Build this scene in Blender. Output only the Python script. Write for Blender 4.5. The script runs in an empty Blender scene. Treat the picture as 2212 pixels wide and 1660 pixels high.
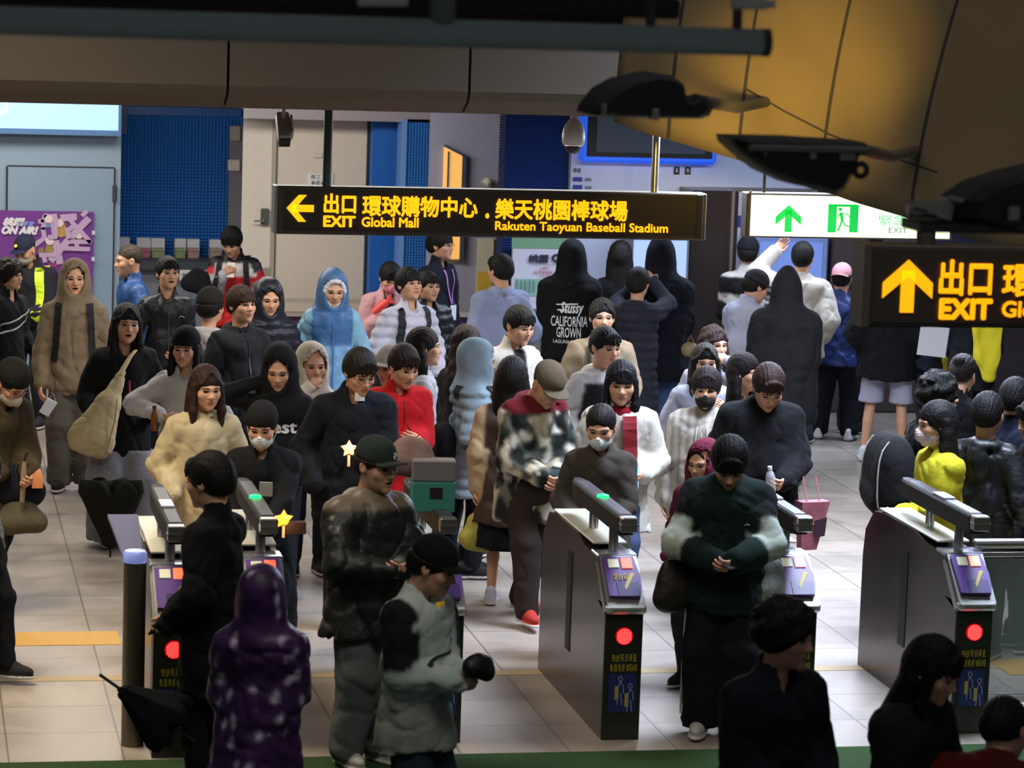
import bpy, math, random
import numpy as np
from mathutils import Vector, Matrix
from mathutils.bvhtree import BVHTree
SC = bpy.context.scene
COL = SC.collection
PI = math.pi
random.seed(7); RNG = np.random.default_rng(11)

# ---------------------------------------------------------------- camera, exposure, world, big lights
F_PX, CAM_H = 6500.0, 4.15
YAW, PITCH, ROLL = math.radians(11.5), math.atan(880/6500.0), 0.033
Fw = Vector((math.sin(YAW)*math.cos(PITCH), math.cos(YAW)*math.cos(PITCH), -math.sin(PITCH)))
r0 = Vector((math.cos(YAW), -math.sin(YAW), 0)); u0 = r0.cross(Fw)
Rt = r0*math.cos(ROLL)+u0*math.sin(ROLL); Up = -r0*math.sin(ROLL)+u0*math.cos(ROLL)
CP = Vector((0, 0, CAM_H))
cd = bpy.data.cameras.new('camera'); cam = bpy.data.objects.new('camera', cd); COL.objects.link(cam)
cd.sensor_width = 36; cd.sensor_fit = 'HORIZONTAL'; cd.lens = F_PX/2212*36; cd.clip_end = 200
cam.matrix_world = Matrix(((Rt.x, Up.x, -Fw.x, 0), (Rt.y, Up.y, -Fw.y, 0), (Rt.z, Up.z, -Fw.z, CAM_H), (0, 0, 0, 1)))
cd.dof.use_dof = True; cd.dof.focus_distance = 21.0; cd.dof.aperture_fstop = 4.5
SC.camera = cam
vs = SC.view_settings; vs.view_transform = 'Standard'; vs.look = 'None'; vs.gamma = 1; vs.use_curve_mapping = False
vs.exposure = 0.0
wd = bpy.data.worlds.new('world'); SC.world = wd; wd.use_nodes = True
wd.node_tree.nodes['Background'].inputs[0].default_value = (0.75, 0.8, 0.9, 1)
wd.node_tree.nodes['Background'].inputs[1].default_value = 0.10

def light(name, typ, loc, target, power, color, size=1.0, size_y=None, spot=60, blend=.5):
    ld = bpy.data.lights.new(name, typ); ld.energy = power; ld.color = color
    if typ == 'AREA':
        ld.shape = 'RECTANGLE' if size_y else 'SQUARE'; ld.size = size
        if size_y: ld.size_y = size_y
    if typ == 'SPOT': ld.spot_size = math.radians(spot); ld.spot_blend = blend; ld.shadow_soft_size = size
    if typ == 'POINT': ld.shadow_soft_size = size
    o = bpy.data.objects.new(name, ld); COL.objects.link(o); o.location = loc
    d = Vector(target)-Vector(loc); o.rotation_euler = d.to_track_quat('-Z', 'Y').to_euler(); return o
WARM, COOL, NEUT = (1, .84, .64), (.68, .78, 1.0), (1, .93, .84)
# ceiling light rows of the lower hall (behind the fascia), unseen fills for booth, gates, crowd
light('hall_light', 'AREA', (1.0, 25.5, 3.12), (1.0, 25.3, 0), 165, NEUT, 5, .5)
light('hall_light', 'AREA', (8.0, 26.0, 3.12), (8.0, 25.8, 0), 200, COOL, 5, .5)
light('hall_light', 'AREA', (1.5, 32.5, 3.12), (1.5, 34.5, 0), 320, NEUT, 7, .5)
light('booth_fill', 'AREA', (.6, 28.4, 3.12), (.9, 30.2, .8), 50, NEUT, 4, .4)  # unseen fill added to brighten the blue booth
light('hall_light', 'AREA', (4.5, 22.0, 3.15), (4.5, 21.5, 0), 175, NEUT, 8, .5)
light('gate_fill', 'AREA', (-.6, 16.5, 6.2), (.6, 17.2, 0), 120, WARM, 2.5, 2.5).data.spread = math.radians(75)  # unseen warm fill, narrowed onto the floor at the left
light('gate_fill', 'AREA', (6.8, 20.5, 3.1), (6.8, 20.2, 0), 330, COOL, 3, .6)  # unseen cool fill added to tint the right floor bluish
light('gate_fill', 'AREA', (6.4, 17.0, 6.2), (5.4, 17.6, 0), 290, COOL, 2.5, 2.5).data.spread = math.radians(75)  # unseen cool fill, narrowed onto the floor at the right
light('front_light', 'AREA', (2.5, 10.0, 7.0), (2.8, 18.0, 1.0), 70, NEUT, 5, 2).data.spread = math.radians(110)  # unseen light aimed at the crowd from the front

# ---------------------------------------------------------------- pixel helpers (photo frame 2212 x 1660)
def ray(px, py):
    return (Fw*F_PX + Rt*(px-1106) + Up*(830-py)).normalized()
def at_z(px, py, z):
    d = ray(px, py); return CP + d*((z-CAM_H)/d.z)
def at_Y(px, py, Y):
    d = ray(px, py); return CP + d*(Y/d.y)

# ---------------------------------------------------------------- materials
def lin(c):
    if isinstance(c, str):
        c = c.lstrip('#'); c = [int(c[i:i+2], 16)/255 for i in (0, 2, 4)]
    return tuple(((x/12.92) if x <= .04045 else ((x+.055)/1.055)**2.4) for x in c[:3])
MATS = {}
def mat(key, color='#808080', rough=.6, metal=0.0, emit=0.0, noise=0.0, nscale=8, bump=0.0, bscale=60, attr=None, sheen=0, alpha=1, spec=.5, coat=0, trans=0):
    if key in MATS: return MATS[key]
    m = bpy.data.materials.new(key); m.use_nodes = True; nt = m.node_tree; b = nt.nodes['Principled BSDF']
    N = nt.nodes.new; L = nt.links.new
    c = (*lin(color), 1)
    b.inputs['Base Color'].default_value = c; b.inputs['Roughness'].default_value = rough; b.inputs['Metallic'].default_value = metal
    b.inputs['Specular IOR Level'].default_value = spec
    if sheen: b.inputs['Sheen Weight'].default_value = sheen
    if coat: b.inputs['Coat Weight'].default_value = coat; b.inputs['Coat Roughness'].default_value = .15
    if trans: b.inputs['Transmission Weight'].default_value = trans; b.inputs['IOR'].default_value = 1.1
    if alpha < 1: b.inputs['Alpha'].default_value = alpha
    src = None
    if attr:
        a = N('ShaderNodeAttribute'); a.attribute_name = attr; src = a.outputs['Color']
    if noise:
        n = N('ShaderNodeTexNoise'); n.inputs['Scale'].default_value = nscale; n.inputs['Detail'].default_value = 4
        co = N('ShaderNodeTexCoord'); L(co.outputs['Object'], n.inputs['Vector'])
        mr = N('ShaderNodeMapRange'); mr.inputs['To Min'].default_value = 1-noise; mr.inputs['To Max'].default_value = 1+noise*.6
        L(n.outputs['Fac'], mr.inputs['Value'])
        mx = N('ShaderNodeMix'); mx.data_type = 'RGBA'; mx.blend_type = 'MULTIPLY'; mx.inputs['Factor'].default_value = 1
        if src: L(src, mx.inputs['A'])
        else: mx.inputs['A'].default_value = c
        L(mr.outputs['Result'], mx.inputs['B']); src = mx.outputs['Result']
    if src: L(src, b.inputs['Base Color'])
    if emit:
        b.inputs['Emission Color'].default_value = c; b.inputs['Emission Strength'].default_value = emit
    if bump:
        n2 = N('ShaderNodeTexNoise'); n2.inputs['Scale'].default_value = bscale; n2.inputs['Detail'].default_value = 3
        co = N('ShaderNodeTexCoord'); L(co.outputs['Object'], n2.inputs['Vector'])
        bp = N('ShaderNodeBump'); bp.inputs['Strength'].default_value = bump; bp.inputs['Distance'].default_value = .01 if bscale > 25 else .035
        L(n2.outputs['Fac'], bp.inputs['Height']); L(bp.outputs['Normal'], b.inputs['Normal'])
    MATS[key] = m; return m

M_CLOTH = mat('cloth', attr='col', rough=.92, noise=.22, nscale=7, bump=.30, bscale=10, spec=.25)
M_SHINY = mat('nylon', attr='col', rough=.46, noise=.15, nscale=8, bump=.4, bscale=10, spec=.4)
M_SKIN = mat('skin', attr='col', rough=.55, spec=.4)
M_HAIR = mat('hair', attr='col', rough=.62, noise=.4, nscale=40, spec=.22, bump=.5, bscale=70)

# ---------------------------------------------------------------- scene helpers
def tag(o, label=None, cat=None, group=None, kind=None):
    if label: o['label'] = label
    if cat: o['category'] = cat
    if group: o['group'] = group
    if kind: o['kind'] = kind
    return o
def link(name, me, m=None, parent=None):
    o = bpy.data.objects.new(name, me); COL.objects.link(o)
    if m is not None and not me.materials:
        for mm in (m if isinstance(m, (list, tuple)) else [m]): me.materials.append(mm)
    if parent: o.parent = parent
    return o
def empty(name, loc=(0, 0, 0), rz=0, label=None, cat=None, group=None):
    o = bpy.data.objects.new(name, None); COL.objects.link(o); o.location = loc; o.rotation_euler = (0, 0, rz)
    o.empty_display_size = .1; return tag(o, label, cat, group)

class MB:
    """collects primitives into one mesh"""
    def __init__(s): s.v = []; s.f = []; s.mi = []
    def add(s, vs, fs, mi=0):
        n = len(s.v); s.v += [tuple(v) for v in vs]; s.f += [tuple(i+n for i in f) for f in fs]; s.mi += [mi]*len(fs); return s
    def box(s, x0, x1, y0, y1, z0, z1, bev=0, mi=0):
        if bev:
            b = min(bev, (x1-x0)/2.01, (y1-y0)/2.01, (z1-z0)/2.01); vs = []; 
            for (X, Y, Z) in [(sx, sy, sz) for sx in (0, 1) for sy in (0, 1) for sz in (0, 1)]:
                xx, yy, zz = (x0, x1)[X], (y0, y1)[Y], (z0, z1)[Z]; dx, dy, dz = (b, -b)[X], (b, -b)[Y], (b, -b)[Z]
                vs += [(xx, yy+dy, zz+dz), (xx+dx, yy, zz+dz), (xx+dx, yy+dy, zz)]
            return s.hull(vs, mi)
        vs = [(x0, y0, z0), (x1, y0, z0), (x1, y1, z0), (x0, y1, z0), (x0, y0, z1), (x1, y0, z1), (x1, y1, z1), (x0, y1, z1)]
        return s.add(vs, [(0, 3, 2, 1), (4, 5, 6, 7), (0, 1, 5, 4), (1, 2, 6, 5), (2, 3, 7, 6), (3, 0, 4, 7)], mi)
    def hull(s, vs, mi=0):
        import bmesh
        bm = bmesh.new()
        for v in vs: bm.verts.new(v)
        bmesh.ops.convex_hull(bm, input=bm.verts); bm.verts.index_update()
        s.add([v.co[:] for v in bm.verts], [[v.index for v in f.verts] for f in bm.faces], mi); bm.free(); return s
    def prism(s, poly, y0, y1, mi=0, axis='y'):
        """poly in (x,z) extruded along y (or (y,z) along x, (x,y) along z)"""
        n = len(poly)
        def P(a, b, t): return {'y': (a, t, b), 'x': (t, a, b), 'z': (a, b, t)}[axis]
        vs = [P(a, b, y0) for a, b in poly]+[P(a, b, y1) for a, b in poly]
        fs = [tuple(range(n)), tuple(range(2*n-1, n-1, -1))]+[(i, i+n, (i+1) % n+n, (i+1) % n) for i in range(n)]
        return s.add(vs, fs, mi)
    def tube(s, pts, r, n=10, mi=0, sq=1.0):
        pts = [Vector(p) for p in pts]; rs = r if isinstance(r, (list, tuple)) else [r]*len(pts); vs = []; fs = []
        up = Vector((0, 0, 1)); prev = None
        for i, p in enumerate(pts):
            d = (pts[min(i+1, len(pts)-1)]-pts[max(i-1, 0)]).normalized()
            if prev is None:
                a = d.cross(up) if abs(d.z) < .95 else d.cross(Vector((1, 0, 0)))
            else: a = prev-d*prev.dot(d)
            a.normalize(); b = d.cross(a); prev = a
            for k in range(n):
                t = 2*PI*k/n; vs.append(p+a*math.cos(t)*rs[i]+b*math.sin(t)*rs[i]*sq)
        for i in range(len(pts)-1):
            for k in range(n): fs.append((i*n+k, i*n+(k+1) % n, (i+1)*n+(k+1) % n, (i+1)*n+k))
        fs.append(tuple(range(n-1, -1, -1))); fs.append(tuple(range((len(pts)-1)*n, len(pts)*n)))
        return s.add(vs, fs, mi)
    def lathe(s, prof, c=(0, 0, 0), n=24, mi=0, sx=1, sy=1):
        vs = []; fs = []
        for r, z in prof:
            for k in range(n): t = 2*PI*k/n; vs.append((c[0]+r*sx*math.cos(t), c[1]+r*sy*math.sin(t), c[2]+z))
        for i in range(len(prof)-1):
            for k in range(n): fs.append((i*n+k, i*n+(k+1) % n, (i+1)*n+(k+1) % n, (i+1)*n+k))
        fs.append(tuple(range(n-1, -1, -1))); fs.append(tuple(range((len(prof)-1)*n, len(prof)*n)))
        return s.add(vs, fs, mi)
    def build(s, name, m, parent=None, smooth=False, xf=None):
        me = bpy.data.meshes.new(name)
        vs = [xf @ Vector(v) for v in s.v] if xf else s.v
        me.from_pydata(vs, [], s.f)
        ms = m if isinstance(m, (list, tuple)) else [m]
        for mm in ms: me.materials.append(mm)
        if len(ms) > 1: me.polygons.foreach_set('material_index', s.mi)
        import bmesh
        bm = bmesh.new(); bm.from_mesh(me); bmesh.ops.recalc_face_normals(bm, faces=bm.faces); bm.to_mesh(me); bm.free()
        if smooth:
            me.polygons.foreach_set('use_smooth', [True]*len(me.polygons))
            try: me.set_sharp_from_angle(angle=math.radians(40))
            except Exception: pass
        return link(name, me, None, parent)

def text_mesh(s, size, offset=0.0, ext=0.0, shear=0.0, sx=1.0, align='LEFT', weightres=3):
    cu = bpy.data.curves.new('txt', 'FONT'); cu.body = s; cu.size = size; cu.offset = offset; cu.extrude = ext; cu.shear = shear
    cu.offset = 0; bold = offset; cu.align_x = align; cu.resolution_u = weightres
    o = bpy.data.objects.new('txt', cu); COL.objects.link(o)
    dg = bpy.context.evaluated_depsgraph_get(); dg.update()
    me = bpy.data.meshes.new_from_object(o.evaluated_get(dg)); bpy.data.objects.remove(o); bpy.data.curves.remove(cu)
    if sx != 1:
        for v in me.vertices: v.co.x *= sx
    me.materials.clear()
    if bold > 0:   # heavier strokes: the outline repeated around itself
        b = bold*size/.1*1.0 if size < .11 else bold*2; v = np.array([p.co[:] for p in me.vertices]); f = [tuple(p.vertices) for p in me.polygons]; VV = []; FF = []
        for i in range(9):
            a = 2*PI*i/8; d = np.array([b*math.cos(a), b*math.sin(a), 0]) if i < 8 else np.zeros(3); FF += [tuple(j+len(v)*i for j in q) for q in f]; VV.append(v+d+np.array([0, 0, .0004*(i+1)]))
        bpy.data.meshes.remove(me); me = bpy.data.meshes.new('txt'); me.from_pydata(np.concatenate(VV).tolist(), [], FF)
    return me
def text_on(name, s, size, loc, m, parent=None, rot=(PI/2, 0, 0), width=None, height=None, **kw):
    """text standing in the x-z plane facing -Y; optionally fitted to a width/height"""
    me = text_mesh(s, size, **kw)
    if len(me.vertices):
        co = np.empty(len(me.vertices)*3); me.vertices.foreach_get('co', co); co = co.reshape(-1, 3)
        lo, hi = co.min(0), co.max(0)
        if width: co[:, 0] = (co[:, 0]-lo[0])*width/(hi[0]-lo[0])
        if height: co[:, 1] = (co[:, 1]-lo[1])*height/(hi[1]-lo[1])
        me.vertices.foreach_set('co', co.ravel()); me.update()
    o = link(name, me, m, parent); o.location = loc; o.rotation_euler = rot; return o

def marks(name, loc, w, h, n, m, parent, seed=1, th=.002):
    """a row of small unreadable printed characters in the x-z plane"""
    r = random.Random(seed); mb = MB(); cw = w/n; e = min(cw, h)*.07
    for i in range(n):
        x0 = i*cw+cw*.1; x1 = x0+cw*.78
        for j in range(3): z = h*(j+.3+.4*r.random())/3; mb.box(x0+cw*.2*r.random(), x1-cw*.2*r.random(), -th-.0003*j, 0, z-e, z+e)
        for j in range(2): x = x0+(x1-x0)*(j+.2+.6*r.random())/2; mb.box(x-e, x+e, -th-.0012-.0003*j, 0, h*.25*r.random(), h*(1-.25*r.random()))
    o = mb.build(name, m, parent); o.location = loc; return o

# ---------------------------------------------------------------- signed distance modelling
class Grid:
    def __init__(s, lo, hi, h):
        s.lo = np.array(lo, float); s.h = h; s.n = np.ceil((np.array(hi)-s.lo)/h).astype(int)+1
        s.ax = [s.lo[i]+h*np.arange(s.n[i]) for i in range(3)]; s.F = np.full(s.n, 1.0, np.float32)
    def sl(s, lo, hi):
        a = [max(0, int((lo[i]-s.lo[i])/s.h)) for i in range(3)]; b = [min(s.n[i], int((hi[i]-s.lo[i])/s.h)+2) for i in range(3)]
        if any(b[i] <= a[i] for i in range(3)): return None
        S = tuple(slice(a[i], b[i]) for i in range(3))
        return S, s.ax[0][S[0]][:, None, None], s.ax[1][S[1]][None, :, None], s.ax[2][S[2]][None, None, :]
    def op(s, fn, lo, hi, k=.02, mode='u', m=.05):
        q = s.sl(np.array(lo)-m-k, np.array(hi)+m+k)
        if q is None: return s
        S, X, Y, Z = q; d = fn(X, Y, Z); A = s.F[S]
        if mode == 'u':
            h = np.clip(.5+.5*(d-A)/k, 0, 1); s.F[S] = d*(1-h)+A*h-k*h*(1-h)
        else:   # subtract d from A
            d = -d; h = np.clip(.5-.5*(d-A)/k, 0, 1); s.F[S] = d*(1-h)+A*h+k*h*(1-h)
        return s
    def cap(s, a, b, ra, rb=None, k=.02, mode='u'):
        a = np.array(a, float); b = np.array(b, float); rb = ra if rb is None else rb; ab = b-a; L2 = max(1e-9, float(ab@ab))
        def fn(X, Y, Z):
            px, py, pz = X-a[0], Y-a[1], Z-a[2]; t = np.clip((px*ab[0]+py*ab[1]+pz*ab[2])/L2, 0, 1)
            return np.sqrt((px-t*ab[0])**2+(py-t*ab[1])**2+(pz-t*ab[2])**2)-(ra+(rb-ra)*t)
        R = max(ra, rb); return s.op(fn, np.minimum(a, b)-R, np.maximum(a, b)+R, k, mode)
    def fcap(s, M, o, a, b, ra, rb, sq, k=.02, mode='u', sqx=1):
        """capsule in a frame (rotation M, origin o) with depth squashed by sq"""
        M = np.array(M, float); o = np.array(o, float); a = np.array(a, float); b = np.array(b, float); ab = b-a; L2 = max(1e-9, float(ab@ab))
        def fn(X, Y, Z):
            qx, qy, qz = X-o[0], Y-o[1], Z-o[2]
            x = (M[0, 0]*qx+M[1, 0]*qy+M[2, 0]*qz)/sqx-a[0]; y = (M[0, 1]*qx+M[1, 1]*qy+M[2, 1]*qz-a[1])/sq; z = M[0, 2]*qx+M[1, 2]*qy+M[2, 2]*qz-a[2]
            t = np.clip((x*ab[0]+z*ab[2])/L2, 0, 1)
            return (np.sqrt((x-t*ab[0])**2+(y-t*ab[1]/sq)**2+(z-t*ab[2])**2)-(ra+(rb-ra)*t))*.8
        R = max(ra, rb); pts = [o+M@p for p in (a, b)]
        return s.op(fn, np.minimum(*pts)-R, np.maximum(*pts)+R, k, mode)
    def ell(s, c, r, M=None, k=.02, mode='u'):
        c = np.array(c, float); r = np.array(r, float); M = np.eye(3) if M is None else np.array(M, float)
        def fn(X, Y, Z):
            qx, qy, qz = X-c[0], Y-c[1], Z-c[2]
            x = M[0, 0]*qx+M[1, 0]*qy+M[2, 0]*qz; y = M[0, 1]*qx+M[1, 1]*qy+M[2, 1]*qz; z = M[0, 2]*qx+M[1, 2]*qy+M[2, 2]*qz
            k0 = np.sqrt((x/r[0])**2+(y/r[1])**2+(z/r[2])**2)+1e-9; k1 = np.sqrt((x/r[0]**2)**2+(y/r[1]**2)**2+(z/r[2]**2)**2)+1e-9
            return k0*(k0-1)/k1
        R = max(r); return s.op(fn, c-R, c+R, k, mode)
    def plane(s, n, d, k=.01):
        """keep the side where n.p < d"""
        n = np.array(n, float)
        X, Y, Z = s.ax[0][:, None, None], s.ax[1][None, :, None], s.ax[2][None, None, :]
        p = (n[0]*X+n[1]*Y+n[2]*Z-d); s.F = np.maximum(s.F, p).astype(np.float32); return s
    def disp(s, fn):
        m = np.abs(s.F) < .06; i = np.argwhere(m); P = s.lo+i*s.h; s.F[m] += fn(P).astype(np.float32); return s
    def mesh(s):
        F = s.F; F[0] = F[-1] = 1; F[:, 0] = F[:, -1] = 1; F[:, :, 0] = F[:, :, -1] = 1
        I = F < 0; nx, ny, nz = F.shape
        C = np.zeros((nx-1, ny-1, nz-1), np.int8)
        for a in (0, 1):
            for b in (0, 1):
                for c in (0, 1): C += I[a:nx-1+a, b:ny-1+b, c:nz-1+c]
        act = (C > 0) & (C < 8); idx = np.full(act.shape, -1, np.int64); cells = np.argwhere(act); idx[act] = np.arange(len(cells))
        acc = np.zeros((len(cells), 3)); cnt = np.zeros(len(cells)); ci, cj, ck = cells.T
        corners = [(a, b, c) for a in (0, 1) for b in (0, 1) for c in (0, 1)]
        for p in corners:
            for ax in range(3):
                if p[ax]: continue
                q = list(p); q[ax] = 1
                f0 = F[ci+p[0], cj+p[1], ck+p[2]]; f1 = F[ci+q[0], cj+q[1], ck+q[2]]; m = (f0 < 0) != (f1 < 0)
                t = np.where(m, f0/np.where(m, f0-f1, 1), 0); pos = np.tile(np.array(p, float), (len(cells), 1)); pos[:, ax] = t
                acc[m] += pos[m]; cnt[m] += 1
        V = s.lo+(cells+acc/cnt[:, None])*s.h; Q = []
        for ax in range(3):
            o1, o2 = (ax+1) % 3, (ax+2) % 3
            S0 = [slice(1, -1)]*3; S0[ax] = slice(0, -1); S1 = [slice(1, -1)]*3; S1[ax] = slice(1, None)
            A = I[tuple(S0)]; B = I[tuple(S1)]; e = np.argwhere(A != B); 
            if not len(e): continue
            base = e.copy(); base[:, o1] += 1; base[:, o2] += 1
            def cc(d1, d2):
                t = base.copy(); t[:, o1] += d1; t[:, o2] += d2; return idx[t[:, 0], t[:, 1], t[:, 2]]
            q = np.stack([cc(-1, -1), cc(0, -1), cc(0, 0), cc(-1, 0)], 1); ins = A[tuple(e.T)]
            q[~ins] = q[~ins][:, ::-1]; Q.append(q)
        Q = np.concatenate(Q) if Q else np.zeros((0, 4), int)
        Q = Q[(Q >= 0).all(1)]
        return V, Q

def smooth_verts(V, Q, it=1, f=.5):
    for _ in range(it):
        A = np.zeros_like(V); n = np.zeros(len(V))
        for a, b in ((0, 1), (1, 2), (2, 3), (3, 0)):
            np.add.at(A, Q[:, a], V[Q[:, b]]); np.add.at(A, Q[:, b], V[Q[:, a]]); np.add.at(n, Q[:, a], 1); np.add.at(n, Q[:, b], 1)
        V = V*(1-f)+f*A/np.maximum(n, 1)[:, None]
    return V
def np_mesh(name, V, Q, colr=None, m=None, parent=None):
    me = bpy.data.meshes.new(name); me.vertices.add(len(V)); me.vertices.foreach_set('co', np.ascontiguousarray(V, np.float32).ravel())
    me.loops.add(len(Q)*4); me.loops.foreach_set('vertex_index', np.ascontiguousarray(Q, np.int32).ravel())
    me.polygons.add(len(Q)); me.polygons.foreach_set('loop_start', np.arange(0, len(Q)*4, 4, dtype=np.int32))
    me.polygons.foreach_set('use_smooth', np.ones(len(Q), bool)); me.update(calc_edges=True)
    if colr is not None:
        at = me.color_attributes.new('col', 'FLOAT_COLOR', 'POINT'); c = np.ones((len(V), 4), np.float32)
        c[:, :3] = colr; at.data.foreach_set('color', c.ravel())
    return link(name, me, m, parent)
def waves(P, seed, f0, f1, aniso=(1, 1, 1), n=5):
    r = np.random.default_rng(seed); out = np.zeros(len(P)); A = np.array(aniso)
    Pw = P+.02*np.sin(P[:, [1, 2, 0]]*13+seed)
    for i in range(n):
        d = r.normal(size=3)*A; d /= np.linalg.norm(d); f = f0+(f1-f0)*r.random(); out += np.sin(Pw@d*f+r.random()*7)
    return out/n
def rotx(a): c, s = math.cos(a), math.sin(a); return np.array([[1, 0, 0], [0, c, -s], [0, s, c]])
def rotz(a): c, s = math.cos(a), math.sin(a); return np.array([[c, -s, 0], [s, c, 0], [0, 0, 1]])
def roty(a): c, s = math.cos(a), math.sin(a); return np.array([[c, 0, s], [0, 1, 0], [-s, 0, c]])
# ---------------------------------------------------------------- templates: head, hand, hair, shoe
SKIN = np.array(lin('#c99878')); LIPS = np.array(lin('#a56a58')); DARK = np.array(lin('#1d1512')); BROW = np.array(lin('#2b211c'))
_T = {}
def head_tpl(mouth_open=False):
    key = ('head', mouth_open)
    if key in _T: return _T[key]
    g = Grid((-.105, -.15, -.21), (.105, .14, .14), .0042)
    g.ell((0, .012, .030), (.076, .094, .088), k=.01).ell((0, -.015, -.02), (.066, .080, .088), k=.03)
    g.ell((0, -.038, -.068), (.047, .048, .044), k=.035)
    for s in (-1, 1):
        g.ell((s*.040, -.062, -.022), (.026, .024, .026), k=.02)
        g.cap((s*.012, -.086, .020), (s*.046, -.072, .024), .010, k=.016)
    g.ell((0, -.078, -.098), (.020, .014, .016), k=.02)
    g.cap((0, -.086, .006), (0, -.105, -.026), .0075, .0125, k=.012)
    for s in (-1, 1):
        g.ell((s*.0115, -.096, -.031), (.009, .010, .008), k=.006)
        g.ell((s*.031, -.098, .003), (.019, .016, .010), k=.010, mode='s')
        g.ell((s*.031, -.074, .002), (.0145, .0125, .0115), k=.004)
        g.cap((s*.018, -.0885, .0085), (s*.043, -.081, .0075), .0035, k=.004)
        g.ell((s*.079, .010, -.004), (.010, .020, .031), M=rotx(-.2), k=.006)
        g.ell((s*.088, .004, .000), (.005, .011, .017), k=.004, mode='s')
    g.ell((0, -.088, -.0545), (.023, .012, .0075), k=.006).ell((0, -.086, -.068), (.019, .012, .0085), k=.006)
    if mouth_open: g.ell((0, -.100, -.061), (.020, .020, .0065), k=.004, mode='s')
    else: g.cap((-.024, -.103, -.061), (.024, -.103, -.061), .0045, k=.003, mode='s')
    g.cap((0, .020, -.06), (0, .034, -.20), .050, .056, k=.03)
    V, Q = g.mesh(); V = smooth_verts(V, Q, 1, .3)
    x, y, z = V.T; ax = np.abs(x); C = np.tile(SKIN, (len(V), 1)); fr = y < -.03
    ch = np.exp(-((ax-.038)**2+(z+.025)**2)/.0003)*fr; C = C*(1-.10*ch[:, None]*np.array([0, .8, .8]))
    lip = fr & ((x/.024)**2+((z+.0605)/.0125)**2 < 1) & (y < -.082); C[lip] = LIPS
    if mouth_open: C[fr & ((x/.019)**2+((z+.061)/.0060)**2 < 1)] = lin('#3a1512')
    br = fr & (ax > .012) & (ax < .050) & (np.abs(z-(.0235-.12*np.maximum(ax-.035, 0))) < .0042); C[br] = BROW
    eye = fr & (((ax-.031)/.0155)**2+((z-.0025)/.0058)**2 < 1); C[eye] = lin('#5b4d46')
    C[fr & (((ax-.031)/.007)**2+((z-.0025)/.0062)**2 < 1)] = DARK*.5
    C[fr & (np.abs(ax-.031) < .016) & (np.abs(z-.0085) < .0026)] = DARK
    _T[key] = (V, Q, C); return _T[key]

def hand_tpl(curl, side):
    """wrist at origin, fingers towards -Z, palm towards -Y, thumb towards side*X"""
    key = ('hand', round(curl, 2), side)
    if key in _T: return _T[key]
    g = Grid((-.075, -.10, -.20), (.085, .045, .045), .0042)
    g.cap((0, 0, .03), (0, 0, -.02), .024, .026, k=.01)
    g.ell((0, 0, -.052), (.041, .0165, .048), k=.015)
    for i, (x, L) in enumerate(zip((-.031, -.0105, .0105, .030), (.062, .078, .084, .074))):
        p = np.array([x, 0, -.083+.004*abs(i-1.7)]); a = .10+curl*.55+.05*(3-i)*curl; d = 0; r = .0090
        for seg, fr in enumerate((.44, .32, .24)):
            ang = a*(1, 1.9, 2.7)[seg]; q = p+np.array([x*.25*fr*(1-curl*.6), -math.sin(ang), -math.cos(ang)])*L*fr
            g.cap(p, q, r, r*.92, k=.004); p = q; r *= .92
    p0 = np.array([.026, -.004, -.022]); p1 = np.array([.052, -.016-.012*curl, -.052]); p2 = np.array([.055-.012*curl, -.022-.025*curl, -.082]); p3 = np.array([.050-.020*curl, -.026-.028*curl, -.103+.01*curl])
    g.cap(p0, p1, .014, .0115, k=.01).cap(p1, p2, .0112, .0098, k=.004).cap(p2, p3, .0098, .0085, k=.004)
    V, Q = g.mesh()
    if side < 0: V = V*np.array([-1, 1, 1]); Q = Q[:, ::-1]
    C = np.tile(SKIN, (len(V), 1)); _T[key] = (V, Q, C); return _T[key]

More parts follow.
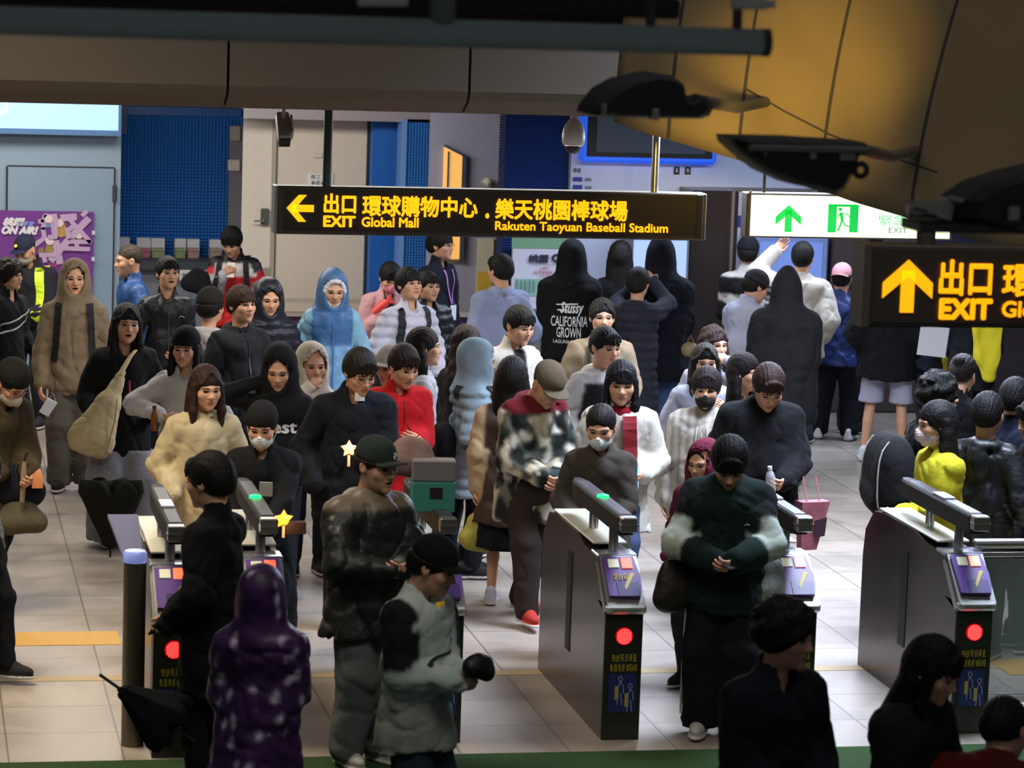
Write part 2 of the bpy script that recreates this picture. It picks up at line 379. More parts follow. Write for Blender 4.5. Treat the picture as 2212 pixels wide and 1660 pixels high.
def hair_tpl(style):
    key = ('hair', style)
    if key in _T: return _T[key]
    long = style in ('long', 'longbang', 'longback', 'wave'); r = np.random.default_rng(abs(hash(style)) % 1000 if False else sum(map(ord, style)))
    g = Grid((-.14, -.15, -.46 if long else -.15), (.14, .17, .165), .0058 if long else .005)
    vol = {'short': .013, 'fringe': .018, 'buzz': .004, 'curly': .026, 'bun': .009, 'parted': .015}.get(style, .014)
    g.ell((0, .016, .036), (.077+vol, .094+vol, .088+vol*1.1), k=.01)
    if style != 'buzz': g.ell((0, .055, .0), (.066+vol*.8, .060+vol, .075), k=.02)
    # open the face
    g.ell((0, -.125, -.030), (.066, .085, .078 if style not in ('buzz', 'bun', 'parted') else .092), k=.012, mode='s')
    g.ell((0, -.06, -.105), (.12, .085, .07), k=.01, mode='s')
    if not long: g.ell((0, .03, -.125), (.13, .15, .062), k=.015, mode='s')
    if style in ('short', 'fringe', 'curly', 'longbang'):
        n = 15 if style != 'short' else 12
        for i in range(n):
            t = (i+.5)/n*2-1; x = t*.066; L = .044 if style == 'short' else .028
            g.cap((x*.7, -.075, .098-.02*t*t), (x*1.05+r.normal()*.004, -.098+.024*t*t, (.040 if style == 'short' else .030)+r.normal()*.006+.010*abs(t)*0), .012, .0055, k=.006)
    if style == 'parted' or style in ('long', 'wave'):
        for s in (-1, 1):
            for j in range(5):
                y = -.085+.018*j; g.cap((s*.008, y*.78, .110-.004*j), (s*(.056+.006*j), y*.92, .050-.008*j), .010, .009, k=.012)
                if style == 'parted': g.cap((s*(.056+.006*j), y*.95, .055-.008*j), (s*(.070+.003*j), y*.9, .012), .010, .006, k=.01)
    if style == 'curly':
        for i in range(46):
            th, ph = r.random()*2*PI, math.acos(r.random()*.95); v = np.array([math.cos(th)*math.sin(ph), math.sin(th)*math.sin(ph), math.cos(ph)])
            if v[1] < -.55 and v[2] < .5: continue
            g.ell(np.array([0, .016, .036])+v*np.array([.098, .115, .106]), (.019, .019, .015), k=.008)
    if style == 'bun': g.ell((0, .11, .06), (.038, .034, .036), k=.01)
    if long:
        zb = {'long': -.33, 'longbang': -.36, 'longback': -.40, 'wave': -.34}[style]
        g.fcap(np.eye(3), (0, 0, 0), (0, .055, -.02), (0, .085, zb+.05), .088, .080, .55, k=.03)
        for s in (-1, 1):
            yy = -.035 if style != 'longback' else .02
            g.cap((s*.080, yy+.01, .02), (s*.086, yy-.012, -.12), .019, .024, k=.02).cap((s*.086, yy-.012, -.12), (s*.080, yy-.035, zb+.06), .024, .014, k=.02)
            g.cap((s*.070, .03, -.05), (s*.085, .05, zb+.04), .035, .028, k=.03)
            for q in range(4): g.cap((s*(.06+.012*q), -.02+.02*q, -.2), (s*(.055+.018*q), -.045+.03*q, zb-.01+r.normal()*.015), .012, .004, k=.01)
    def fn(P):
        a = np.arctan2(P[:, 0], P[:, 1]+.02); w = np.sin(a*41+8*np.sin(P[:, 2]*18))*.0011+np.sin(a*67+5*P[:, 2]*20)*.0008
        if style == 'wave' or style == 'curly': w = w+.004*np.sin(P[:, 2]*70+a*4)
        return w+.0012*np.sin(P[:, 0]*300)*(P[:, 2] > .05)
    g.disp(fn); V, Q = g.mesh(); _T[key] = (V, Q); return _T[key]

def shoe_tpl():
    if 'shoe' in _T: return _T['shoe']
    g = Grid((-.075, -.24, -.02), (.075, .10, .17), .006)
    g.fcap(roty(0), (0, 0, 0), (0, .045, .045), (0, .045, .09), .043, .040, 1.15, k=.01)
    g.ell((0, -.07, .045), (.045, .12, .042), k=.03).ell((0, -.03, .07), (.036, .07, .045), k=.03)
    g.fcap(np.eye(3), (0, 0, 0), (0, .045, .008), (0, .045, .016), .048, .048, 1.0, k=.006).ell((0, -.07, .014), (.052, .135, .020), k=.01)
    g.plane((0, 0, -1), 0); V, Q = g.mesh(); _T['shoe'] = (V, Q); return _T['shoe']

def hcol(h): return np.array(lin(h))
HAIRC = {'black': '#120f0c', 'brown': '#33201a', 'dark': '#1d1510', 'grey': '#4a4440', 'red': '#5a3320'}

def unit(v): v = np.array(v, float); return v/max(1e-9, np.linalg.norm(v))
def ik(S, H, L1, L2, pole):
    S, H = np.array(S, float), np.array(H, float); d = H-S; D = np.linalg.norm(d)
    if D > (L1+L2)*.985: d *= (L1+L2)*.985/D; H = S+d; D = np.linalg.norm(d)
    a = (L1*L1-L2*L2+D*D)/(2*D); hgt = math.sqrt(max(0, L1*L1-a*a)); u = d/D; p = np.array(pole, float); p = p-u*(p@u); p = unit(p)
    return S+u*a+p*hgt, H

ARMS = {'down': (.27, -.02, .76, 0, .35), 'pocket': (.21, -.13, .93, 1, 0), 'front': (.05, -.26, 1.03, 0, .9), 'phone': (.045, -.30, 1.14, 0, 1.0),
        'low': (.10, -.26, .93, 0, .9), 'face': (.05, -.165, 1.50, 0, .7), 'ear': (.12, -.08, 1.56, 0, .6), 'up': (.24, -.32, 1.72, 0, .3),
        'bagstrap': (.10, -.17, 1.12, 0, .9), 'out': (.30, -.22, .98, 0, .9), 'back': (.30, .12, .82, 0, .3), 'chest': (.04, -.22, 1.22, 0, .8), 'cam': (.05, -.34, 1.50, 0, .9)}
PLIST = []; DH = {}

def person(px, py, h, face, label, top='#222222', style='hoodie', hem=.80, loose=0.0, hood=None, sleeve=None, zone=None,
           pants='#20222a', wide=0.0, legs='stand', shoes='#2a2a2a', arms=('down', 'down'), head=(0, 0), lean=0.0,
           hair='short', hc='black', hat=None, hatc='#222222', mask=None, mouth=False, lower='pants', shiny=False, hs=1.0,
           collar=None, inner=None, glasses=False, seed=None, roll=0.0, xy=None, fur=None, tag_parts=None, turn=0.0, skirt='#15151c', pole=None, cuffs=None, girth=1.0, group=None, hoodpt=False):
    seed = seed if seed is not None else int(px*7+py*13) % 9973
    h = h+DH.get(len(PLIST), 0.0); k = h/1.72; fa = math.radians(face); ln = math.radians(lean)
    RL = rotx(ln)@rotz(math.radians(turn)); piv = np.array([0, 0, .93*k])
    T = lambda p: piv+RL@(np.array(p, float)*k-piv)
    RH = RL@rotz(math.radians(head[0]))@rotx(math.radians(head[1])-ln*.5)@roty(math.radians(roll))
    nj = T((0, .02, 1.445)); hs_ = hs*(k*.5+.5); HC = nj+RH@(np.array([0, -.032, .150])*hs_)
    # place so that the top of the head falls on its sight line
    topw = HC+RH@np.array([0, .01, .122*hs_]); ztop = topw[2]+(.02 if (hood == 'up' or hat) else .012)
    W = at_z(px, py, ztop); base = math.atan2(-W.x, W.y); th = base+fa; Rz = rotz(th)
    off = Rz@topw; ox, oy = W.x-off[0], W.y-off[1]
    root = empty('person', (ox, oy, 0), th, label, 'person', group); PLIST.append((px, py, h, ztop, W.x, W.y, ox, oy, girth, loose))
    info = dict(root=root, k=k, HC=HC, RH=RH, T=T, RL=RL, th=th, loc=(ox, oy), hs=hs_)
    # ---- skeleton
    sh = {s: T((s*.158*girth, .005, 1.352)) for s in (-1, 1)}; el, wr, hpos, hflag, curl = {}, {}, {}, {}, {}
    for s, a in ((-1, arms[0]), (1, arms[1])):
        q = ARMS[a] if isinstance(a, str) else a
        tgt = T((s*q[0], q[1], q[2])); pl = pole[0 if s < 0 else 1] if pole else ((s*.55, .55, -.75) if q[2] < 1.45 else (s*.8, .1, -.7))
        el[s], wr[s] = ik(sh[s], tgt, .285*k, .255*k, pl); hflag[s] = q[3]; curl[s] = q[4]
    fx = {'stand': ((-.10, 0), (.10, 0)), 'walk': ((-.09, -.22), (.09, .20)), 'walk2': ((-.09, .20), (.09, -.22)), 'apart': ((-.16, 0), (.16, 0)), 'step': ((-.11, -.30), (.11, .12))}[legs]
    hipj = {s: piv+np.array([s*.085*k, 0, -.02*k]) for s in (-1, 1)}; kn, an = {}, {}
    for i, s in enumerate((-1, 1)):
        f = fx[i]; lift = .0
        a0 = np.array([f[0]*k, f[1]*k, .085*k]); kn[s], an[s] = ik(hipj[s], a0, .416*k, .413*k, (s*.1, -1, 0))
        an[s][2] = max(an[s][2], .07*k)
    # ---- body (limbs, head and hands overlap as separate islands in one mesh)
    parts = []
    g = Grid((-.75*k, -.70*k, .02), (.75*k, .65*k, 1.95*k), .017)
    for s in (-1, 1):
        g.cap(sh[s], el[s], .036*k, .030*k, k=.03).cap(el[s], wr[s], .030*k, .024*k, k=.02)
        g.cap(hipj[s], kn[s], .062*k, .046*k, k=.02).cap(kn[s], kn[s]*.6+an[s]*.4+np.array([0, .010*k, 0]), .044*k, .046*k, k=.01).cap(kn[s]*.6+an[s]*.4+np.array([0, .010*k, 0]), an[s], .046*k, .032*k, k=.01)
    g.cap(T((-.11, 0, 1.34)), T((.11, 0, 1.34)), .050*k, k=.03)
    for a, b, ra, rb in (((0, 0, .93), (0, -.01, 1.1), .125, .115), ((0, -.01, 1.1), (0, 0, 1.3), .115, .125)):
        g.cap(T(a), T(b), ra*k*.62, rb*k*.62, k=.04)
    g.cap(T((0, .015, 1.36)), nj+RH@np.array([0, -.01, .05])*hs_, .058*k, .049*k, k=.03)
    V, Q = g.mesh(); parts.append((V, Q, np.tile(SKIN, (len(V), 1))))
    V, Q, C = head_tpl(mouth); fr = np.random.default_rng(seed); wv = np.array([1+.05*fr.normal()*.6, 1, 1+.03*fr.normal()])
    parts.append((HC+(V*wv*hs_)@RH.T, Q, C))
    for s in (-1, 1):
        if hflag[s]: continue
        V, Q, C = hand_tpl(curl[s], -s); zd = -unit(wr[s]-el[s]); pn = RL@np.array([-s*.8, -.1, .1]) if curl[s] < .5 else RL@np.array([-s*.9, .25, .35])
        if wr[s][2] > 1.4*k: pn = RL@np.array([-s*.4, 1.0, 0])
        yd = -unit(pn-zd*(pn@zd)); xd = np.cross(yd, zd); M = np.stack([xd, yd, zd], 1)
        parts.append((wr[s]+(V*k)@M.T, Q, C)); info['hand%d' % s] = wr[s]+M@np.array([0, -.035, -.085])*k; info['HM%d' % s] = M
    skin_t = np.array([1, 1, 1])*(1+.07*fr.normal())
    vo = 0; VV, QQ, CC = [], [], []
    for V, Q, C in parts: VV.append(V); QQ.append(Q+vo); CC.append(C); vo += len(V)
    np_mesh('body', np.concatenate(VV), np.concatenate(QQ), np.clip(np.concatenate(CC)*skin_t, 0, 1), M_SKIN, root)
    # ---- trousers / skirt / shorts
    def cl(base, P, amt=0.0): return np.tile(np.array(lin(base)), (len(P), 1))
    if lower in ('pants', 'shorts', 'skirt'):
        g = Grid((-.45*k, -.50*k, .02), (.45*k, .48*k, 1.12*k), .0145)
        g.fcap(RL, (0, 0, 0), (0, 0, .90*k), (0, 0, 1.04*k), .140*k, .125*k, .70, k=.03)
        if lower != 'skirt':
            for s in (-1, 1):
                w = wide
                g.cap(hipj[s], kn[s], (.088+w*.35)*k, (.070+w)*k, k=.035).cap(kn[s], an[s]*1.0, (.068+w)*k, (.056+w*1.1)*k, k=.03)
            g.plane((0, 0, 1), (hem+(.05 if legs in ('stand', 'apart') else .28))*k)
            if lower == 'shorts': g.plane((0, 0, -1), -.50*k)
            else: g.plane((0, 0, -1), -.055*k)
        else:
            g.fcap(np.eye(3), (0, 0, 0), (0, 0, .90*k), (0, 0, .42*k), .16*k, .22*k, .8, k=.03); g.plane((0, 0, -1), -.42*k)
        g.disp(lambda P: .014*waves(P, seed, 12, 30, (1, 1, .35), 4)+.008*np.exp(-(waves(P, seed+2, 14, 34, (1, 1, .5), 4)/.1)**2)-.006+.006*waves(P, seed+1, 40, 70, (.4, .4, 1))*(np.exp(-((P[:, 2]-.47*k)/.08)**2)+np.exp(-((P[:, 2]-.12*k)/.08)**2)))
        V, Q = g.mesh(); C = cl(pants if lower != 'skirt' else skirt, V)
        if zone and 'pants' in zone: C = zone['pants'](V, C, k)
        np_mesh({'pants': 'trousers', 'shorts': 'shorts', 'skirt': 'skirt'}[lower], V, Q, C, M_CLOTH, root)
    if shoes:
        V, Q = shoe_tpl()
        for i, s in enumerate((-1, 1)):
            M = rotz(s*.12); P = (V*k)@M.T+np.array([an[s][0], an[s][1]+.01, max(0, an[s][2]-.085*k)]); C = cl(shoes, P); C[V[:, 2] < .022] = lin('#c8c4bc') if shoes not in ('#15151a', '#1a1a1a') else lin('#202020')
            np_mesh('shoe', P, Q, C, M_CLOTH, root)
    # ---- top garment
    L = loose; vs_ = .0135
    lo = np.array([-.80, -.72, max(.05, hem-.06)])*k; hi = np.array([.80, .66, 1.98])*k
    allp = np.array([el[-1], el[1], wr[-1], wr[1], HC, piv]); lo = np.minimum(np.min(allp, 0)-.20*k, [-.3*k, -.25*k, 9]); hi = np.maximum(np.max(allp, 0)+.22*k, [.3*k, .25*k, 0]); lo[2] = min(lo[2], max(.05, hem-.05)*k)
    g = Grid(lo, hi, vs_)
    O = piv-RL@piv  # torso frame in absolute coordinates
    tz = lambda a: np.array(a)*k
    bl = .03 if style in ('puffer',) else 0
    G_ = girth
    g.fcap(RL, O, tz((0, 0, 1.06)), tz((0, -.005, 1.27)), (.148*G_+L+bl)*k, (.152*G_+L*.8+bl)*k, .70, k=.04)
    g.fcap(RL, O, tz((-.105*G_, .005, 1.325)), tz((.105*G_, .005, 1.325)), (.080+L*.5+bl*.6)*k, (.080+L*.5+bl*.6)*k, .95, k=.06)
    g.fcap(RL, O, tz((0, .01, 1.30)), tz((0, .015, 1.43)), .12*k, .066*k, .85, k=.07)
    flare = {'coat': .05, 'puffer': .02, 'jacket': .01}.get(style, 0)
    if hem < 1.02: g.fcap(RL if hem > .7 else RL@rotx(-ln), O if hem > .7 else np.zeros(3), tz((0, 0, 1.06)), tz((0, 0, hem)), (.148*G_+L+bl)*k, (.170*G_+L+bl+flare)*k, .80, k=.04)
    for s in (-1, 1):
        if style == 'vest':
            g.cap(sh[s], sh[s]*.7+el[s]*.3, (.075+L*.4)*k, .06*k, k=.03); continue
        al = .056+L*.55+bl*.5
        g.cap(sh[s], el[s], (al+.012)*k, al*k, k=.035).cap(el[s], wr[s]-(wr[s]-el[s])*.02, al*.98*k, (al*.78)*k, k=.03)
        cd_ = unit(wr[s]-el[s]); g.cap(wr[s]-cd_*.02*k, wr[s]+cd_*.012*k, (.040 if not cuffs else .046)*k, k=.01)
    # hood / collar
    def E(c, r, **kw): g.ell(HC+RH@(np.array(c)*hs_), np.array(r)*hs_, M=RH, **kw)
    if hood == 'up':
        E((0, .028, .028), (.108, .132, .128), k=.02); E((0, .0, -.05), (.100, .112, .10), k=.03); E((0, .075, .06), (.07, .075, .075), k=.03)
        g.cap(HC+RH@np.array([0, .02, -.07])*hs_, T((0, .02, 1.385)), .116*k, .150*k, k=.07)
        if hoodpt: E((0, .045, .115), (.050, .060, .070), k=.06)
        E((0, .004, .018), (.090, .112, .108), k=.01, mode='s'); E((0, -.13, -.012), (.070, .105, .098), k=.012, mode='s')
        g.cap(HC+RH@np.array([0, -.02, -.06])*hs_, HC+RH@np.array([0, -.01, -.16])*hs_, .066*hs_, .055, k=.015, mode='s')
    elif hood == 'down':
        for i in range(9):
            a = PI*(i/8); c = T((.095*math.cos(a), .02+.085*math.sin(a), 1.415+.015*math.sin(a))); 
            if i: g.cap(pc, c, .034*k, .034*k+.012*math.sin(a)*k, k=.02)
            pc = c
        g.ell(T((0, .125, 1.34)), (.085*k, .045*k, .10*k), M=RL, k=.03)
        g.cap(T((.095, .02, 1.415)), T((.035, -.085, 1.36)), .030*k, .018*k, k=.02); g.cap(T((-.095, .02, 1.415)), T((-.035, -.085, 1.36)), .030*k, .018*k, k=.02)
        g.cap(nj+RL@np.array([0, .0, .05]), nj+RL@np.array([0, -.015, -.03]), .062*k, .056*k, k=.015, mode='s')
    elif style in ('jacket', 'puffer', 'coat', 'shirt') or collar:
        hgt = .05 if style != 'shirt' else .02
        g.cap(T((0, .012, 1.40)), T((0, .005, 1.44+hgt)), .078*k, .072*k, k=.02); g.cap(T((0, .0, 1.43)), T((0, -.005, 1.60)), .060*k, .066*k, k=.008, mode='s')
        g.ell(T((0, -.085, 1.44)), (.040*k, .06*k, .065*k), k=.015, mode='s')
    else:
        g.cap(T((0, .01, 1.42)), T((0, .0, 1.60)), .060*k, .064*k, k=.008, mode='s')
    n = RL@np.array([0, 0, -1.0]) if hem > .7 else np.array([0, 0, -1.0])
    g.plane(n, n@(T((0, 0, hem)) if hem > .7 else np.array([0, 0, hem*k])))
    def fold(P):
        q = (P-O)@RL/k; w = .015*waves(P, seed, 10, 26, (1, 1, .45), 4)+.009*waves(P, seed+9, 35, 60, (1, 1, .4))+.012*np.exp(-(waves(P, seed+21, 9, 24, (1, 1, .5), 4)/.09)**2)+.008*np.exp(-(waves(P, seed+33, 20, 40, (1, 1, .8), 4)/.09)**2)
        w = w-.007
        for s in (-1, 1):
            for J in (el[s],): w = w+.014*waves(P, seed+3, 50, 90, (.3, .3, 1))*np.exp(-((P-J)**2).sum(1)/(.09*k)**2)
        w = w+.010*waves(P, seed+5, 40, 70, (.3, .3, 1))*np.exp(-((q[:, 2]-max(hem+.12, .95))/.10)**2)
        w = w*np.where(q[:, 2] > 1.42, .2, 1.0)
        if style == 'puffer': w = w*.6+(-.017*np.abs(np.sin(PI*q[:, 2]/.085))+.008)*np.clip((1.42-q[:, 2])/.03, 0, 1)
        if style in ('hoodie', 'sweater'): w = w+.010*(np.abs(q[:, 2]-hem) < .045)
        return w
    g.disp(fold); V, Q = g.mesh()
    q = (V-O)@RL/k
    def seg(P, a, b):
        ab = b-a; t = np.clip(((P-a)@ab)/(ab@ab), 0, 1); return np.linalg.norm(P-a-t[:, None]*ab, axis=1), t
    at_, tt = np.zeros(len(V), bool), np.zeros(len(V))
    for s in (-1, 1):
        d1, t1 = seg(V, sh[s], el[s]); d2, t2 = seg(V, el[s], wr[s]); d = np.minimum(d1, d2); t = np.where(d1 < d2, t1, 1+t2)
        isarm = (d < (.056+L*.55+bl*.5+.035)*k) & ((np.abs(q[:, 0]) > .150*G_+L*.5) | (t > .8)); at_ |= isarm; tt = np.where(isarm, t, tt)
    C = cl(top, V); isL = V[:, 0] > 0
    if sleeve: C[at_] = lin(sleeve)
    ctx = dict(q=q, arm=at_, t=tt, V=V, side=np.sign(V[:, 0]))
    if inner:   # open front showing an inner layer
        m = (np.abs(q[:, 0]) < .045+.02*(q[:, 2]-1.2)) & (q[:, 1] < -.03) & ~at_ & (q[:, 2] < 1.43); C[m] = lin(inner)
    if zone and 'top' in zone: C = zone['top'](C, ctx)
    Cs = C.copy(); cn = np.ones(len(V))
    for a_, b_ in ((0, 1), (1, 2), (2, 3), (3, 0)): np.add.at(Cs, Q[:, a_], C[Q[:, b_]]); np.add.at(cn, Q[:, a_], 1)
    C = Cs/cn[:, None]
    gn = {'hoodie': 'hoodie', 'sweater': 'sweater', 'puffer': 'padded_jacket', 'coat': 'coat', 'jacket': 'jacket', 'shirt': 'shirt', 'vest': 'vest'}[style]
    jo = np_mesh(gn, V, Q, C, M_SHINY if shiny else M_CLOTH, root); info['jacket'] = jo; info['O'] = O; info['JV'] = (V, Q)
    if fur:
        mb = Grid(HC-.2, HC+.2, .008)
        for i in range(14):
            a = -PI*.1+PI*1.2*i/13; c = T((.10*math.cos(a), .0+.075*math.sin(a)-.02, 1.42)); mb.ell(c, (.035, .035, .03), k=.02)
        mb.disp(lambda P: .008*waves(P, 3, 120, 260)); V, Q = mb.mesh(); np_mesh('fur_collar', V, Q, cl(fur, V), M_CLOTH, root)
    # ---- hair, hats, mask
    if hair:
        V, Q = hair_tpl(hair)
        if hood == 'up' or hat:
            zc = .045 if hat else .075
            if hood == 'up':   # keep the hair inside the hood: pull it in towards the head centre
                s_ = np.array([.90, .88, .88]); V = V*s_+np.array([0, .006, .0])
                if 'long' in hair: V = V*np.array([.85, .7, 1])
        sc = .925 if hood == 'up' else 1.0
        if hat: V = V.copy(); m = V[:, 2] > .03; V[m] = np.array([0, .012, .03])+(V[m]-np.array([0, .012, .03]))*.90
        P = HC+(V*hs_*sc)@RH.T; np_mesh('hair', P, Q, cl(HAIRC.get(hc, hc), P), M_HAIR, root)
    if hat == 'beanie':
        g = Grid((-.12, -.14, -.06), (.12, .15, .17), .006); g.ell((0, .014, .046), (.094, .112, .108), k=.01); g.ell((0, -.12, -.05), (.10, .10, .085), k=.01, mode='s')
        g.plane((0, .25, -1), .012); g.disp(lambda P: .0018*np.sin(np.arctan2(P[:, 0], P[:, 1])*46)+.004*(P[:, 2] < .045)); V, Q = g.mesh()
        P = HC+(V*hs_)@RH.T; np_mesh('beanie', P, Q, cl(hatc, P), M_CLOTH, root)
    if hat in ('cap', 'capback'):
        g = Grid((-.12, -.20, -.0), (.12, .15, .17), .0055); g.ell((0, .012, .050), (.088, .108, .092), k=.005); g.plane((0, .10, -1), -.030)
        def brim(X, Y, Z):
            zz = Z-(.042-.9*X*X*3-.12*(Y+.09)); r = np.sqrt((X/.078)**2+((Y+.085)/.082)**2)-1
            return np.maximum(r*.06, np.abs(zz)-.0045)
        g.op(brim, (-.09, -.19, .0), (.09, -.0, .07), k=.004)
        g.ell((0, .012, .020), (.080, .098, .060), k=.004, mode='s'); V, Q = g.mesh()
        if hat == 'capback': V = V*np.array([-1, -1, 1])+np.array([0, .02, 0])
        P = HC+(V*hs_)@RH.T; co = np_mesh('cap', P, Q, cl(hatc, P), M_CLOTH, root); info['cap'] = co
    if mask:
        g = Grid((-.10, -.14, -.14), (.10, .05, .02), .0048); g.ell((0, -.030, -.058), (.064, .080, .062), k=.01); g.ell((0, -.112, -.045), (.020, .014, .035), k=.02)
        g.plane((0, .55, 1), -.045+.018); g.plane((0, 1, .2), -.032); 
        V, Q = g.mesh(); zz = V[:, 2]; V[:, 1] += .0015*np.sin(zz*420)*(V[:, 1] < -.05)
        P = HC+(V*hs_)@RH.T; mo = np_mesh('face_mask', P, Q, cl(mask, P), M_CLOTH, root)
        for s in (-1, 1):
            mb = MB(); a = HC+RH@(np.array([s*.058, -.04, -.035])*hs_); b = HC+RH@(np.array([s*.083, .006, .022])*hs_); c = HC+RH@(np.array([s*.060, -.036, -.085])*hs_); d_ = HC+RH@(np.array([s*.088, .014, -.02])*hs_)
            mb.tube([a, b, d_, c], .0018, 5)
            mb.build('ear_loop', mat('loop_white', '#dddddd', .8), mo)
    if glasses:
        mb = MB()
        for s in (-1, 1):
            pts = [HC+RH@(np.array([s*.032+.021*math.cos(t), -.104, .001+.016*math.sin(t)])*hs_) for t in np.linspace(0, 2*PI, 13)]; mb.tube(pts, .0016, 5)
            mb.tube([HC+RH@(np.array([s*.053, -.102, .004])*hs_), HC+RH@(np.array([s*.084, .0, .006])*hs_)], .0016, 5)
        mb.tube([HC+RH@(np.array([-.011, -.105, .003])*hs_), HC+RH@(np.array([.011, -.105, .003])*hs_)], .0016, 5)
        mb.build('glasses', mat('glasses_frame', '#1a1a1a', .3), root)
    bpy.context.view_layer.update()
    return info

# ---------------------------------------------------------------- things projected on, or carried by, a person
def bvh_of(info):
    if 'bvh' not in info:
        V, Q = info['JV']; info['bvh'] = BVHTree.FromPolygons([tuple(v) for v in V], [tuple(int(i) for i in q) for q in Q])
    return info['bvh']
def torso_hit(info, x, z, side=-1, off=.006, y0=.45):
    """point of the garment surface at torso coordinates x, z seen from front (-1) or back (+1)"""
    k, RL, O = info['k'], info['RL'], info['O']; o = Vector(O+RL@np.array([x*k, side*y0*k, z*k])); d = Vector(RL@np.array([0, -side, 0.]))
    loc, n, i, dist = bvh_of(info).ray_cast(o, d, 2*y0*k)
    if loc is None: loc = Vector(O+RL@np.array([x*k, side*.10*k, z*k]))
    return loc-d*off
def print_text(info, s, size, x, z, side, m, width=None, height=None, name='print', shear=0, offset=.004):
    me = text_mesh(s, size, shear=shear, offset=offset, weightres=2)
    import bmesh
    bm = bmesh.new(); bm.from_mesh(me); bmesh.ops.subdivide_edges(bm, edges=[e for e in bm.edges if e.calc_length() > .03], cuts=2, use_grid_fill=False); bm.to_mesh(me); bm.free()
    co = np.array([v.co[:] for v in me.vertices]); lo, hi = co.min(0), co.max(0)
    if width: co[:, 0] = (co[:, 0]-lo[0])*width/(hi[0]-lo[0])-width/2
    if height: co[:, 1] = (co[:, 1]-lo[1])*height/(hi[1]-lo[1])-height/2
    for v, c in zip(me.vertices, co):
        xx = x+c[0]*(1 if side < 0 else -1); v.co = torso_hit(info, xx, z+c[1], side, .010)
    me.update(); return link(name, me, m, info['root'])
def strip(info, pts, w, m, name, side=-1, off=.008, parent=None, th=.003, n=6):
    """ribbon following the garment through torso points (x, z)"""
    P = []
    for (a, b) in zip(pts[:-1], pts[1:]):
        for i in range(n): t = i/n; P.append((a[0]*(1-t)+b[0]*t, a[1]*(1-t)+b[1]*t))
    P.append(pts[-1]); mb = MB(); vs = []; fs = []
    for i, p in enumerate(P):
        q = P[min(i+1, len(P)-1)]; r_ = P[max(i-1, 0)]; d = Vector((q[0]-r_[0], q[1]-r_[1])).normalized(); nx, nz = -d.y, d.x
        a = torso_hit(info, p[0]+nx*w/2, p[1]+nz*w/2, side, off); b = torso_hit(info, p[0]-nx*w/2, p[1]-nz*w/2, side, off)
        dn = Vector(info['RL']@np.array([0, side*th, 0.])); vs += [a, b, b+dn, a+dn]
        if i:
            o = (i-1)*4
            for k_ in range(4): fs.append((o+k_, o+(k_+1) % 4, o+4+(k_+1) % 4, o+4+k_))
    n4 = (len(P)-1)*4; fs += [(3, 2, 1, 0), (n4, n4+1, n4+2, n4+3)]
    mb.add(vs, fs); return mb.build(name, m, parent or info['root'])
def local_to_world(info, p):
    th = info['th']; c, s = math.cos(th), math.sin(th); return Vector((info['loc'][0]+c*p[0]-s*p[1], info['loc'][1]+s*p[0]+c*p[1], p[2]))
def held(info, name, label, cat, p, group=None):
    """empty for a thing carried by a person, at person-local point p (in metres)"""
    return empty(name, local_to_world(info, p), info['th'], label, cat, group)
def phone(info, label, side=1, p=None, tilt=-.9, col='#15161a', glow=None, yaw=0):
    if p is None: p = info['hand%d' % side]
    t = held(info, 'mobile_phone', label, 'phone', p); t.rotation_euler = (tilt, 0, info['th']+yaw)
    MB().box(-.037, .037, -.005, .004, -.076, .076, .004).build('case', mat('phone_'+col, col, .4), t)
    MB().box(-.034, .034, .0035, .0055, -.072, .072).build('screen', mat('phone_glow' if glow else 'phone_screen', glow or '#10131a', .15, emit=(1.2 if glow else 0)), t); return t
